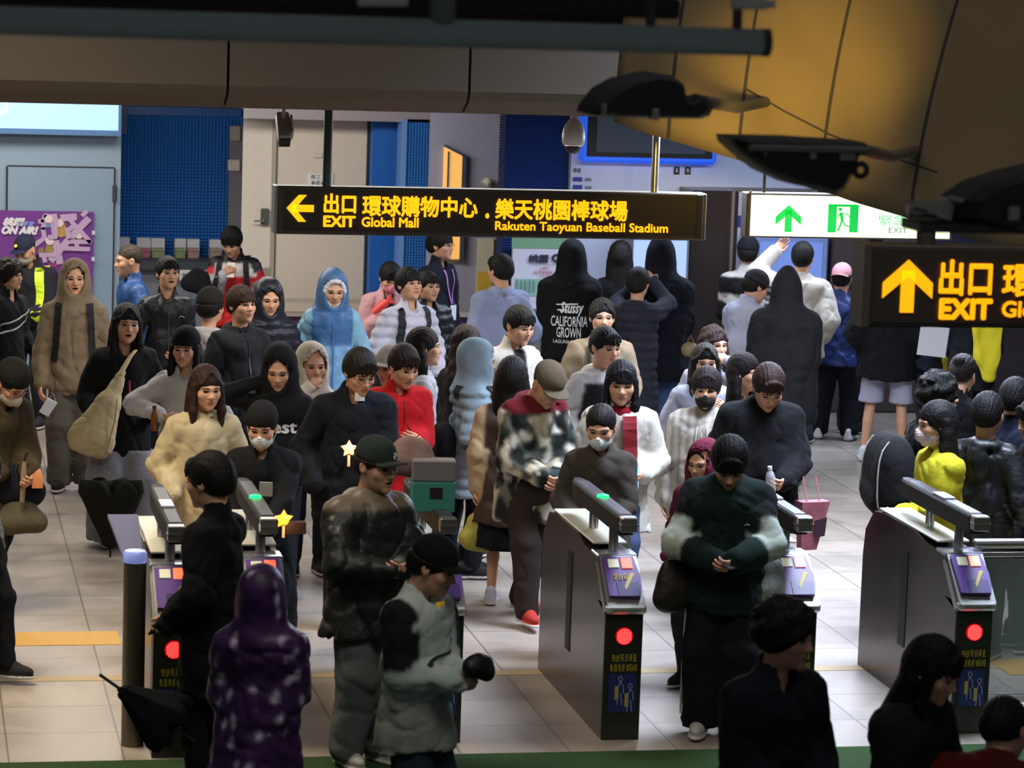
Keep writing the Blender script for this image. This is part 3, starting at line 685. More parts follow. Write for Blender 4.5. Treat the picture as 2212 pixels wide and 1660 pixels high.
def backpack(info, label, col='#1a1a1c', size=(.30, .15, .44), z=1.15, straps=True, trim=None, shiny=False):
    k, T = info['k'], info['T']; t = held(info, 'backpack', label, 'backpack', (0, 0, 0)); RL = info['RL']
    w, d, h = [a*k for a in size]; hit = min(torso_hit(info, 0, z, 1, 0)[1], .22*k); hitp = np.array([0, hit+d*.42, z*k]) 
    g = Grid(hitp-np.array([w, d*1.4, h]), hitp+np.array([w, d*1.4, h]), .013)
    g.fcap(RL, hitp, (-w*.28, 0, -h*.22), (w*.28, 0, -h*.22), w*.32, w*.32, d/w*1.55, k=.03).fcap(RL, hitp, (-w*.22, 0, h*.20), (w*.22, 0, h*.20), w*.30, w*.30, d/w*1.5, k=.05)
    g.fcap(RL, hitp, (-w*.25, 0, 0), (w*.25, 0, 0), w*.33, w*.33, d/w*1.5, k=.08)
    g.fcap(RL, hitp+RL@np.array([0, d*.42, -h*.2]), (-w*.20, 0, -.03), (w*.20, 0, .02), w*.2, w*.2, .5, k=.02)
    g.disp(lambda P: .006*waves(P, 5, 14, 34)); V, Q = g.mesh(); m = M_SHINY if shiny else M_CLOTH
    np_mesh('bag_body', V, Q, np.tile(lin(col), (len(V), 1)), m, t)
    ms = mat('strap_'+col, col, .8)
    if straps:
        for s in (-1, 1):
            o = strip(info, [(s*.115, 1.44), (s*.125, 1.30), (s*.135, 1.12), (s*.15, 1.0)], .050, ms, 'shoulder_strap', -1, .012, t, .006)
            strip(info, [(s*.115, 1.44), (s*.105, 1.34)], .045, ms, 'shoulder_strap', 1, .012, t, .006)
    if trim:
        mb = MB()
        for s in (-1, 1):
            bt = BVHTree.FromPolygons([tuple(v) for v in V], [tuple(int(i) for i in q) for q in Q]); pts = []
            for zz in np.linspace(-.38, .36, 9):
                o_ = Vector(hitp+RL@np.array([s*w*(.36-.10*zz), d*3, zz*h])); hh = bt.ray_cast(o_, Vector(RL@np.array([0, -1., 0])))
                if hh[0] is not None: pts.append(hh[0])
            if len(pts) > 2: MB().tube(pts, .007, 6).build('reflective_trim', mat('trim_'+trim, trim, .4), t)
    return t
def bag(world, label, cat, name, w, d, h, col, rz=0, tilt=0, strap=None, shiny=False, slump=.3, seed=1, m=None, group=None, strapcol=None):
    """soft bag centred at world point, opening upwards; strap = list of world points relative to the bag"""
    t = empty(name, world, rz, label, cat, group); g = Grid((-w*.75, -d*1.2, -h*.75), (w*.75, d*1.2, h*.75), .011 if max(w, h) > .25 else .008)
    g.fcap(np.eye(3), (0, 0, 0), (-w*.22, 0, -h*.18), (w*.22, 0, -h*.18), h*.30, h*.30, d/h*1.5, k=.03)
    g.fcap(np.eye(3), (0, 0, 0), (-w*.15*(1-slump), 0, h*.2), (w*.15*(1-slump), 0, h*.2), h*.22, h*.20, d/h*1.1, k=.06)
    g.disp(lambda P: .010*waves(P, seed, 20, 50)); V, Q = g.mesh(); V = V@roty(tilt).T
    np_mesh('bag_body', V, Q, np.tile(lin(col), (len(V), 1)), m or (M_SHINY if shiny else M_CLOTH), t)
    if strap:
        mb = MB(); mb.tube([Vector(p) for p in strap], .012 if len(strap) > 2 else .008, 8, sq=.4); mb.build('strap', mat('strap_'+(strapcol or col), strapcol or col, .8), t)
    return t
# ---------------------------------------------------------------- setting
def S(o): o['kind'] = 'structure'; return o
def floor_mat():
    m = bpy.data.materials.new('floor_tiles'); m.use_nodes = True; nt = m.node_tree; b = nt.nodes['Principled BSDF']; N = nt.nodes.new; L = nt.links.new
    co = N('ShaderNodeTexCoord'); mp = N('ShaderNodeMapping'); L(co.outputs['Object'], mp.inputs['Vector']); mp.inputs['Location'].default_value = (.06, .12, 0)
    br = N('ShaderNodeTexBrick'); br.offset = 0; br.inputs['Scale'].default_value = 1; br.inputs['Brick Width'].default_value = .60; br.inputs['Row Height'].default_value = .60
    br.inputs['Mortar Size'].default_value = .006; br.inputs['Mortar Smooth'].default_value = .2; br.inputs['Bias'].default_value = 0
    br.inputs['Color1'].default_value = (*lin('#a0968b'), 1); br.inputs['Color2'].default_value = (*lin('#948a80'), 1); br.inputs['Mortar'].default_value = (*lin('#6b655e'), 1)
    L(mp.outputs['Vector'], br.inputs['Vector'])
    n = N('ShaderNodeTexNoise'); n.inputs['Scale'].default_value = 2.2; n.inputs['Detail'].default_value = 8; n.inputs['Roughness'].default_value = .6; n.inputs['Distortion'].default_value = 1.2
    L(co.outputs['Object'], n.inputs['Vector'])
    mr = N('ShaderNodeMapRange'); mr.inputs['From Min'].default_value = .3; mr.inputs['From Max'].default_value = .7; mr.inputs['To Min'].default_value = .80; mr.inputs['To Max'].default_value = 1.10; L(n.outputs['Fac'], mr.inputs['Value'])
    mx = N('ShaderNodeMix'); mx.data_type = 'RGBA'; mx.blend_type = 'MULTIPLY'; mx.inputs['Factor'].default_value = 1; L(br.outputs['Color'], mx.inputs['A']); L(mr.outputs['Result'], mx.inputs['B'])
    L(mx.outputs['Result'], b.inputs['Base Color'])
    r = N('ShaderNodeMapRange'); r.inputs['To Min'].default_value = .22; r.inputs['To Max'].default_value = .45; L(n.outputs['Fac'], r.inputs['Value']); L(r.outputs['Result'], b.inputs['Roughness'])
    return m
S(MB().box(-9, 18, 7, 42, -.2, 0).build('floor', floor_mat()))
def wave_wall(key, color, scale, axis='X'):
    m = mat(key, color, .55, noise=.12, nscale=3); nt = m.node_tree; b = nt.nodes['Principled BSDF']
    co = nt.nodes.new('ShaderNodeTexCoord'); w = nt.nodes.new('ShaderNodeTexWave'); w.bands_direction = axis; w.inputs['Scale'].default_value = scale; w.inputs['Distortion'].default_value = .0
    nt.links.new(co.outputs['Object'], w.inputs['Vector'])
    w2 = nt.nodes.new('ShaderNodeTexWave'); w2.bands_direction = 'Z'; w2.inputs['Scale'].default_value = scale; nt.links.new(co.outputs['Object'], w2.inputs['Vector'])
    ad = nt.nodes.new('ShaderNodeMath'); nt.links.new(w.outputs['Fac'], ad.inputs[0]); nt.links.new(w2.outputs['Fac'], ad.inputs[1])
    bp = nt.nodes.new('ShaderNodeBump'); bp.inputs['Strength'].default_value = .8; bp.inputs['Distance'].default_value = .02
    nt.links.new(ad.outputs[0], bp.inputs['Height']); nt.links.new(bp.outputs['Normal'], b.inputs['Normal'])
    # tile colour alternation
    mx = nt.nodes.new('ShaderNodeMix'); mx.data_type = 'RGBA'; c = lin(color); mx.inputs['A'].default_value = (*[x*.70 for x in c], 1); mx.inputs['B'].default_value = (*[min(1, x*1.25) for x in c], 1)
    nt.links.new(w.outputs['Fac'], mx.inputs['Factor']); nt.links.new(mx.outputs['Result'], b.inputs['Base Color']); return m
M_white = mat('white_panel', '#cfc8be', .55, noise=.05); M_cool = mat('cool_white_panel', '#ccd2e6', .4)
M_lil = mat('lilac_wall', '#8b8ca2', .6, noise=.06); M_steelblue = mat('booth_blue', '#9db3c8', .45, noise=.05, nscale=1.5)
M_mosaic = wave_wall('blue_mosaic', '#2672cc', 9.0); M_navy = wave_wall('navy_mosaic', '#173a86', 12)
M_bluegl = mat('blue_glossy', '#2a6fc4', .25); M_line = mat('dark_joint', '#2c2c2e', .8); M_dark = mat('dark_metal', '#1c1b1a', .5, noise=.1)
M_fascia = mat('fascia_beige', '#645b4f', .7, noise=.05); M_steel = mat('brushed_steel', '#b9b5ae', .28, metal=.9, noise=.06, nscale=30); M_black = mat('matte_black', '#121212', .6)
M_brown = mat('brown_panel', '#3f3433', .45, noise=.12); M_pole = mat('pole_grey', '#4b524e', .5, metal=.3)
def pbox(x0, x1, y0, y1, Y, th=.1, bottom=None):
    """box whose front face stands on the plane Y and spans the photo rectangle"""
    xm, ym = (x0+x1)/2, (y0+y1)/2
    a, b = at_Y(x0, ym, Y).x, at_Y(x1, ym, Y).x; t, c = at_Y(xm, y0, Y).z, at_Y(xm, y1, Y).z
    return a, b, Y, Y+th, (c if bottom is None else bottom), t
def pw(name, rect, Y, m, th=.1, bottom=None, parent=None, bev=0):
    return MB().box(*pbox(*rect, Y, th, bottom), bev=bev).build(name, m, parent)

# -- the light blue booth on the left with its lightbox, service door and campaign map
YB = 30.0
S(pw('wall_left', (-160, 258, 200, 900), YB, M_steelblue, 1.2, 0.0))
lb = empty('lightbox_sign', at_Y(100, 285, YB-.25), 0, 'glowing pale blue light box along the top of the blue booth', 'sign')
lb_inv = Matrix.Translation(-lb.location)
def child(mb, name, m, par, smooth=False):
    inv = Matrix.Translation(-par.location)
    o = mb.build(name, m, par, smooth, inv); return o
child(MB().box(*pbox(-160, 262, 218, 290, YB-.30, .32)), 'frame', mat('lightbox_frame', '#5b83ae', .4), lb)
child(MB().box(*pbox(-160, 256, 214, 278, YB-.315, .02)), 'light_panel', mat('lightbox_glow', '#8fb4f4', .4, emit=1.35), lb)
x0 = at_Y(-20, 226, YB-.32).x; x1 = at_Y(14, 226, YB-.32).x; zt, zb = at_Y(0, 205, YB-.32).z, at_Y(0, 243, YB-.32).z
mb = MB(); mb.tube([(x0, YB-.325, zb), (x1-.02, YB-.325, zb), (x1, YB-.325, zb+.02), (x1, YB-.325, zt)], .010, 6)
child(mb, 'pictogram_outline', mat('sign_white', '#ffffff', .5, emit=1.6), lb)
dr = empty('door_1', at_Y(130, 640, YB-.03)); S(dr)
child(MB().box(*pbox(15, 245, 362, 640, YB-.03, .03, 0.05)), 'door_leaf', mat('booth_door', '#96adc4', .4, noise=.04), dr)
a, b, _, _, zb_, zt_ = pbox(15, 245, 362, 640, YB-.03, .03, 0.05); mb = MB()
mb.box(a-.012, a+.004, YB-.034, YB, zb_, zt_).box(b-.004, b+.01, YB-.034, YB, zb_, zt_).box(a, b, YB-.034, YB, zt_, zt_+.012); child(mb, 'door_gap', M_line, dr)
mb = MB(); hz = at_Y(244, 417, YB).z; mb.lathe([(.018, -.08), (.022, -.075), (.022, .075), (.018, .08)], (b+.005, YB-.045, hz), 12); child(mb, 'hinge', M_pole, dr)
# campaign map poster
a, b, _, _, zb_, zt_ = pbox(-150, 201, 452, 700, YB-.05, .02, .9)
zt_ = at_Y(100, 456, YB-.05).z
po = empty('campaign_map_poster', ((a+b)/2, YB-.05, zb_), 0, 'purple campaign poster with pale street map taped to the blue booth door', 'poster')
child(MB().box(a, b, YB-.07, YB-.05, zb_, zt_), 'sheet', mat('poster_purple', '#7f3f9c', .5, noise=.25, nscale=1.2), po)
def pp(px, py, e=.085): q = at_Y(px, py, YB-e); return (q.x, YB-e, q.z)
M_road = mat('map_road', '#cdaed2', .6)
C5 = lambda x, y: (x/10.376, 440+y/10.376)
roads = [[(1000, 380), (960, 560), (1000, 770)], [(1000, 770), (740, 960), (735, 1040)], [(1200, 270), (1240, 780), (1340, 1320)], [(1180, 300), (1010, 270), (960, 400), (880, 400)], [(1390, 320), (1680, 300)], [(1560, 350), (1760, 580)],
         [(1150, 1260), (1560, 780), (1970, 350)], [(1530, 600), (1650, 490)], [(1600, 850), (2020, 860), (1790, 600)], [(1720, 870), (1720, 1000)], [(1430, 1000), (1990, 1020)], [(900, 1150), (1220, 1150)], [(970, 1160), (1010, 1290)],
         [(1100, 750), (1240, 750)], [(1850, 260), (1930, 180)], [(1500, 560), (1540, 760)], [(1240, 320), (1240, 760)]]
for i, r in enumerate(roads):
    mb = MB(); w = .034 if i in (2, 6, 4) else .022
    for p, q in zip(r[:-1], r[1:]):
        P, Q_ = Vector(pp(*C5(*p))), Vector(pp(*C5(*q))); d = (Q_-P).normalized(); n = Vector((-d.z, 0, d.x))*w; P -= d*w*.5; Q_ += d*w*.5
        mb.hull([P+n, P-n, Q_+n, Q_-n]+[v+Vector((0, .006, 0)) for v in (P+n, P-n, Q_+n, Q_-n)])
    for j in range(len(mb.v)): mb.v[j] = (mb.v[j][0], mb.v[j][1]-.0012*i, mb.v[j][2])
    child(mb, 'map_road', M_road, po)
def ppoly(pts, c, name, e=.080, parent=None, em=0):
    vs = [Vector(pp(*C5(*p), e)) for p in pts]; mb = MB(); mb.prism([(v.x, v.z) for v in vs], YB-e, YB-e+.006); return child(mb, name, mat('map_'+c, c, .6, emit=em), po)
ppoly([(1230, 330), (1430, 330), (1510, 740), (1250, 760)], '#caa24a', 'map_block'); ppoly([(980, 400), (1190, 400), (1190, 520), (1000, 545)], '#7f98c2', 'map_block')
ppoly([(1000, 1090), (1050, 900), (1160, 860), (1230, 1000), (1200, 1110)], '#a3954a', 'map_block'); ppoly([(1600, 830), (1980, 830), (1780, 600)], '#9c3244', 'map_block'); ppoly([(850, 1100), (870, 1000), (980, 980), (990, 1100)], '#968350', 'map_block')
for (cx, cy, s_) in ((1100, 350, '1'), (1330, 440, '棒球'), (1110, 840, '停車'), (1770, 700, '站')):
    c = Vector(pp(*C5(cx, cy), .092)); mb = MB(); mb.prism([(c.x+.040*math.cos(t), c.z+.040*math.sin(t)) for t in np.linspace(0, 2*PI, 17)[:-1]], c.y, c.y+.006); child(mb, 'map_marker', mat('marker_white', '#f2dfe0', .6), po)
c = pp(*C5(60, 500), .09); o = text_on('poster_title', '桃園', .2, Vector(c)-po.location, mat('poster_white', '#f4eef4', .5), po, width=.22, height=.085, shear=.3, offset=.006)
c = pp(*C5(340, 500), .09); o = text_on('poster_title', '演唱會', .2, Vector(c)-po.location, mat('poster_blue', '#8ea6ee', .5), po, width=.19, height=.05, shear=.3, offset=.004)
c = pp(*C5(30, 690), .09); text_on('poster_title', 'ON AIR!', .2, Vector(c)-po.location, MATS['poster_white'], po, width=.36, height=.085, shear=.3, offset=.008)
c = pp(*C5(1100, 1420), .09); marks('poster_mark', Vector(c)-po.location, .075, .04, 3, mat('poster_pink', '#ee5a9a', .5), po, 4)
mb = MB(); 
for px_, py_ in ((201, 503), (200, 560)): q = pp(px_, py_, .09); mb.box(q[0]-.01, q[0]+.02, q[1], q[1]+.01, q[2]-.02, q[2]+.02)
child(mb, 'tape', mat('tape', '#dfe8f2', .3), po)

# -- blue mosaic wall and brochure racks with counter
S(pw('wall_back', (256, 522, 232, 650), YB+.9, M_mosaic, .4, 0.0))
S(pw('trim_1', (256, 522, 232, 250), YB+.86, mat('blue_trim', '#24549c', .4), .05)); S(pw('trim_2', (262, 275, 235, 290), YB+.80, mat('blue_trim_dark', '#12387a', .4), .05))
S(pw('trim_3', (493, 521, 272, 640), YB+.84, mat('grey_column', '#77737a', .5), .3, 0.0))
tag(pw('switch_box', (493, 519, 345, 370), YB+.80, mat('box_cream', '#d8cfc2', .5), .06, bev=.01), 'small cream box on the grey column right of the blue mosaic', 'box')
tag(pw('wall_speaker', (497, 520, 272, 305), YB+.80, mat('spk_cream', '#a89c92', .5), .06, bev=.01), 'brownish cream unit high on the grey column, above the cream box', 'fixture')
cnt = empty('brochure_counter', at_Y(390, 640, YB+.3), 0, 'dark counter shelf under the brochure holders at the blue mosaic wall', 'counter')
child(MB().box(*pbox(250, 520, 566, 584, YB+.2, .7)), 'shelf', mat('counter_dark', '#3b4048', .5), cnt)
child(MB().box(*pbox(250, 520, 584, 700, YB+.35, .5, 0.0)), 'front_panel', mat('counter_grey', '#7b838c', .5), cnt)
pl = empty('notice_plate', at_Y(435, 592, YB+.18), 0, 'white notice plate with dark characters on the brochure counter edge', 'sign')
child(MB().box(*pbox(388, 470, 584, 607, YB+.17, .02)), 'plate', mat('plate_white', '#d9dadc', .5), pl)
q = at_Y(393, 604, YB+.16); text_on('characters', '常用自由行', .1, q-pl.location, M_black, pl, width=.32, height=.065)
holders = [(254, 280, '#b9b0b0'), (295, 325, '#b46676'), (326, 356, '#8f9a6a'), (377, 402, '#8a9468'), (404, 431, '#a9817d'), (452, 480, '#a58f82')]
names = ['far left', 'second from left, red', 'third from left, green', 'fourth from left, green', 'fifth from left, pinkish', 'far right beside the grey column']
for i, (a_, b_, cc) in enumerate(holders):
    y0 = 511+i*1; h = empty('brochure_holder', at_Y((a_+b_)/2, 570, YB+.45), 0, 'white brochure holder on the blue mosaic wall, '+names[i], 'brochure holder', 'brochure holders on the blue mosaic wall')
    child(MB().box(*pbox(a_, b_, y0+2, 572, YB+.72, .06), bev=.005), 'back_panel', mat('holder_white', '#d5d3d6', .4), h)
    child(MB().box(*pbox(a_+2, b_-2, 543, 571, YB+.60, .1), bev=.004), 'brochures', mat('bro_'+cc, cc, .6, noise=.5, nscale=22), h)
    child(MB().box(*pbox(a_+2, b_-2, 537, 543, YB+.59, .1)), 'brochure_band', mat('bro2_'+cc, cc, .6), h)

# -- white service wall with door, handle, notices
YD = 37.0
S(pw('wall_back', (505, 806, 236, 655), YD, M_white, .3, 0.0))
d2 = empty('door_2', at_Y(690, 650, YD-.05)); S(d2)
child(MB().box(*pbox(597, 789, 246, 650, YD-.05, .06, .02)), 'door_leaf', mat('door_cream', '#cdc3b6', .5, noise=.03), d2)
a, b, _, _, zb_, zt_ = pbox(588, 789, 246, 650, YD-.06, .06, .0)
child(MB().box(a-.01, a+.035, YD-.08, YD, 0, zt_), 'door_frame', mat('frame_grey', '#a29a8f', .4), d2); child(MB().box(b, b+.018, YD-.07, YD, 0, zt_), 'door_gap', M_line, d2)
child(MB().box(a+.035, a+.05, YD-.07, YD, 0, zt_), 'door_gap', M_line, d2)
hb = empty('door_handle', at_Y(575, 465, YD-.06)); hb.parent = d2; hb.location = at_Y(572, 468, YD-.06)-d2.location
MB().box(-.05, .05, -.03, .01, -.10, .10, .008).build('lock_plate', M_pole, hb); MB().tube([(-.02, -.04, -.03), (-.02, -.08, -.05), (-.14, -.08, -.05)], .012, 8).build('lever', M_steel, hb)
nt_ = empty('staff_notice', at_Y(692, 400, YD-.06), 0, 'white staff notice plate on the cream service door', 'sign')
child(MB().box(*pbox(664, 719, 375, 402, YD-.08, .02)), 'plate', MATS['plate_white'], nt_)
for r_, s_ in ((387, '員工'), (400, '')): q = at_Y(671, r_, YD-.085); (text_on('characters', s_, .1, q-nt_.location, M_black, nt_, width=.13, height=.055) if r_ == 387 else marks('characters', q-nt_.location, .24, .055, 4, M_black, nt_, 6))
tag(pw('door_sensor', (676, 697, 333, 341), YD-.09, M_white, .03, bev=.01), 'small off-white sensor above the staff notice', 'sensor')
S(pw('trim_4', (505, 1092, 236, 262), YD-.9, mat('lintel_grey', '#8f8a90', .6), .9))
S(pw('baseboard_back', (505, 806, 580, 655), YD-.02, mat('plinth_grey', '#8f8a83', .6), .02))
S(pw('trim_5', (560, 810, 655, 672), YD-1.0, mat('ledge_cream', '#b3aa9c', .6), .5, 0.0))
# blue recess, lilac wall with the lit window, posters
S(pw('wall_back', (800, 872, 258, 700), YD-.3, mat('recess_blue', '#1f5fb4', .35), .3, 0.0)); S(pw('wall_back', (872, 935, 258, 700), YD-.9, M_mosaic, .3, 0.0))
S(pw('trim_6', (862, 874, 258, 700), YD-.92, mat('blue_edge_lit', '#6b93d8', .3), .3, 0.0))  # lit edge of the recess, its light painted in as paler blue
S(pw('wall_right', (932, 1092, 240, 700), YD-2.2, M_lil, .3, 0.0))
w1 = empty('window_1', at_Y(975, 500, YD-2.25)); S(w1)
a, b, _, _, zb_, zt_ = pbox(957, 995, 318, 560, YD-2.25, .02)
child(MB().prism([(a, zb_), (b, zb_), (b, zt_-.10), (a, zt_)], YD-2.27, YD-2.2), 'pane', mat('warm_window', '#e0a85a', .5, emit=.75), w1)
child(MB().box((a+b)/2-.07, (a+b)/2-.05, YD-2.29, YD-2.2, zb_, zt_-.05).prism([(b, zb_), (b+.05, zb_), (b+.05, zt_-.12), (b, zt_-.08)], YD-2.29, YD-2.2).prism([(a, zt_), (a, zt_+.03), (b+.05, zt_-.09), (b+.05, zt_-.12)], YD-2.29, YD-2.2), 'window_frame', mat('frame_slate', '#3a4458', .5), w1)
yp = empty('yellow_poster', at_Y(1045, 650, YD-2.24), 0, 'narrow pale and yellow poster on the lilac wall left of the navy panel', 'poster')
child(MB().box(*pbox(1030, 1065, 515, 640, YD-2.24, .03)), 'sheet', mat('poster_pale', '#b9b7a4', .5, noise=.2, nscale=9), yp); child(MB().box(*pbox(1030, 1062, 588, 690, YD-2.28, .03)), 'lower_panel', mat('poster_yellow', '#c3a43a', .5, noise=.25, nscale=8), yp)
tag(pw('camera_bracket', (1045, 1068, 385, 405), YD-2.42, mat('brk', '#a9a99c', .5), .22, bev=.05), 'small pale fitting on the lilac wall just above the hanging exit sign', 'fixture')
# purple barrier panels
for i, (a_, b_) in enumerate(((618, 835), (835, 1050))):
    pb = empty('purple_barrier', at_Y((a_+b_)/2, 900, 27.6), 0, ('purple waist-high barrier under the service door' if i == 0 else 'purple waist-high barrier in front of the lilac wall'), 'barrier', 'purple barriers along the back wall')
    child(MB().box(*pbox(a_, b_, 684, 760, 27.6, .08, .08)), 'panel', mat('barrier_purple', '#51264e', .5, noise=.1), pb); child(MB().box(*pbox(a_, b_, 678, 685, 27.56, .16)), 'top_rail', mat('rail_beige', '#a09686', .5), pb)
    a, b, y_, y2_, _, _ = pbox(a_, b_, 684, 760, 27.6, .08); child(MB().box(a+.05, a+.12, y_-.15, y2_+.15, 0, .08), 'foot', M_dark, pb); child(MB().box(b-.12, b-.05, y_-.15, y2_+.15, 0, .08), 'foot', M_dark, pb)

# -- ticket machines zone: navy panel, fare board with screen, machines, pillar
YM = 28.6
S(pw('wall_right', (1083, 1232, 238, 900), YM+.1, M_navy, .3, 0.0)); S(pw('wall_right', (1226, 1760, 238, 900), YM, M_cool, .3, 0.0)); S(pw('wall_right', (1760, 2330, 300, 900), YM+.05, mat('maroon_wall', '#3b3036', .5, noise=.15), .3, 0.0))
tv = empty('information_screen', at_Y(1405, 352, YM-.06), 0, 'wide dark information screen with glowing blue rim above the fare board', 'screen')
child(MB().box(*pbox(1257, 1551, 226, 354, YM-.16, .155), bev=.03), 'rim', mat('rim_blue', '#2a62f0', .4, emit=.55), tv); child(MB().box(*pbox(1270, 1541, 226, 341, YM-.18, .03)), 'bezel', M_black, tv)
child(MB().box(*pbox(1290, 1525, 226, 331, YM-.185, .03)), 'display', mat('screen_grey', '#4d5563', .2, noise=.6, nscale=2.2, emit=.12), tv)
fb = empty('fare_board_markings', at_Y(1245, 415, YM-.01), 0, 'blue and black lettering on the white fare board left of the steel pole', 'sign')
for i, (y_, s_) in enumerate(((373, '票價'), (392, '普通'), (409, '直達'))):
    if i:
        child(MB().box(*pbox(1238, 1258, y_-9, y_, YM-.012, .01)), 'blue_label', mat('label_blue', '#2c3a9a', .5), fb); q = at_Y(1263, y_, YM-.012); marks('characters', q-fb.location, .07, .035, 3, M_black, fb, i)
    else: q = at_Y(1238, y_, YM-.012); marks('characters', q-fb.location, .08, .045, 2, M_black, fb, 9)
for i, px_ in enumerate((1462, 1486)):
    t = empty('pictogram_plate', at_Y(px_, 377, YM-.01), 0, 'small black pictogram plate under the screen, '+('left' if i == 0 else 'right')+' one of the pair', 'sign', 'pictogram plates under the screen')
    child(MB().box(*pbox(px_-6, px_+6, 361, 377, YM-.012, .01)), 'plate', M_black, t); q = at_Y(px_-4, 374, YM-.014); marks('pictogram', q-t.location, .034, .05, 1, MATS['plate_white'], t, 2+i)
S(pw('trim_7', (1530, 1760, 406, 412), YM-.05, M_steel, .05))
# steel-lined brown pillar and narrow poster
S(pw('wall_right', (1486, 1586, 412, 900), YM-.5, mat('pillar_dark', '#3a3230', .25, metal=.35, noise=.25, nscale=2), .5, 0.0)); S(pw('trim_8', (1572, 1578, 412, 900), YM-.54, M_steel, .04, 0.0))
st = empty('strip_poster', at_Y(1606, 560, YM-.05), 0, 'narrow white poster with deep blue band left of the green exit sign', 'poster')
child(MB().box(*pbox(1590, 1617, 424, 620, YM-.05, .03)), 'sheet', mat('poster_ice', '#b9c0da', .5, noise=.1, emit=.10), st); child(MB().box(*pbox(1592, 1622, 466, 491, YM-.06, .02)), 'blue_band', mat('band_blue', '#2b3cae', .5), st)
def machine(name, label, rect, Y, body, screen_rect=None, screen='#8fa6dc', em=.5):
    t = empty(name, at_Y((rect[0]+rect[1])/2, rect[3], Y), 0, label, 'ticket machine', 'ticket machines along the right wall'); a, b, y0, y1, z0, z1 = pbox(*rect, Y, .5, 0.0); t.location.z = 0
    child(MB().box(a, b, y0, y1, 0, z1, .02), 'cabinet', body, t)
    if screen_rect: child(MB().box(*pbox(*screen_rect, Y-.02, .03)), 'screen', mat('mscreen_'+screen, screen, .3, emit=em), t)
    child(MB().box(a+.06, b-.06, y0-.03, y0, .62, .70), 'ticket_tray', M_steel, t); child(MB().box((a+b)/2-.08, (a+b)/2+.08, y0-.012, y0, .95, 1.05), 'coin_plate', M_dark, t)
    return t
machine('ticket_machine', 'ticket machine with lit pale blue screen behind the crowd at the brown pillar', (1362, 1483, 512, 900), YM-.62, mat('machine_grey', '#7d8188', .4, noise=.1), (1368, 1482, 520, 640), '#9db2de', .65)
machine('ticket_machine', 'ticket machine with dull blue screen below the green exit sign', (1622, 1782, 512, 900), YM-.55, mat('machine_blue', '#7c8bb8', .4, noise=.1), (1640, 1775, 524, 640), '#7189c6', .35)
machine('ticket_machine', 'dark maroon machine cabinet behind the pink cap', (1790, 1872, 512, 900), YM-.5, M_brown)
machine('ticket_machine', 'dark maroon machine cabinet hidden behind the right hanging sign', (1900, 2080, 512, 900), YM-.5, M_brown)
# Taoyuan Q board
qb = empty('taoyuan_board', at_Y(1165, 900, YM-.2), 0, 'white and green information board left of the black printed hoodie', 'board'); qb.location.z = 0
a, b, y_, y2_, z0, z1 = pbox(1105, 1224, 513, 760, YM-.2, .06, .0); child(MB().box(a, b, y_, y2_, .0, z1), 'panel', mat('board_white', '#d3d2e2', .5, emit=.06), qb)
child(MB().box(*pbox(1106, 1236, 514, 537, YM-.21, .02)), 'green_band', mat('board_green', '#7fae86', .5), qb); child(MB().box(*pbox(1112, 1236, 603, 640, YM-.21, .02)), 'map_block', mat('board_mint', '#9cc4b8', .5, noise=.35, nscale=14), qb)
child(MB().box(*pbox(1150, 1235, 668, 780, YM-.21, .02)), 'speckled_panel', mat('board_grey', '#85857e', .6, noise=.9, nscale=45), qb)
def qtext(s_, x, y, w, h, m, **kw):
    q = at_Y(x, y, YM-.225); text_on('lettering', s_, .1, q-qb.location, m, qb, width=w/228, height=h/228, **kw)
M_ind = mat('ink_indigo', '#2a2645', .5); M_red = mat('ink_red', '#b8483a', .5)
qtext('桃園', 1141, 568, 46, 19, M_ind, shear=.1, offset=.004); qtext('Q', 1191, 569, 22, 21, M_ind, offset=.006); qtext('TAOYUAN Q', 1143, 573, 70, 3, M_ind); qtext('LIFE!', 1166, 583, 20, 7, M_red, shear=.3)
qtext('SUMMER!', 1152, 592, 46, 7, M_red, shear=.3); qtext('10:10', 1167, 599, 22, 6, M_red); marks('lettering', at_Y(1161, 651, YM-.222)-qb.location, .08, .03, 3, M_ind, qb, 8); qtext('886', 1168, 668, 22, 9, M_red, offset=.003)
for i in range(5): child(MB().box(*pbox(1117+i*9, 1118+i*9, 606, 632, YM-.225, .01)), 'map_line', mat('board_line', '#6f9a92', .5), qb)

# -- ceiling, fascia, pipe, upper level
S(MB().box(-9, 18, 20.0, 38, 3.32, 3.42).build('ceiling', mat('ceiling_dark', '#2b2724', .9)))
S(MB().box(-9.2, -9, 8, 38, 0, 9).build('wall_left', MATS['lilac_wall'])); S(MB().box(18, 18.2, 8, 38, 0, 9).build('wall_right', MATS['lilac_wall']))
S(MB().box(-9, 18, 24, 24.3, 3.42, 9).build('wall_upper', mat('upper_maroon', '#170b0a', .9)))
YF = 19.0
cuts = [(-200, 490), (496, 1012), (1018, 1760)]
for i, (a_, b_) in enumerate(cuts):
    a, b = at_Y(a_, 160, YF).x, at_Y(b_, 160, YF).x; zb_, zt_ = at_Y(560, 238, YF).z, at_Y(560, 78, YF).z
    mb = MB(); mb.prism([(YF+.22, zb_), (YF+.03, zb_+.09), (YF, zb_+.15), (YF, zt_), (YF+1.0, zt_), (YF+1.0, zb_)], a, b, axis='x'); S(mb.build('trim_%d' % (10+i), M_fascia))
pipe_a, pipe_b = at_Y(-160, 38, 8.0), at_Y(1652, 92, 8.0)
pp_ = empty('ceiling_pipe', (pipe_b.x, 8, pipe_b.z), 0, 'thick grey-green pipe running along the top of the view', 'pipe')
pr = .5*60/6500*8.1
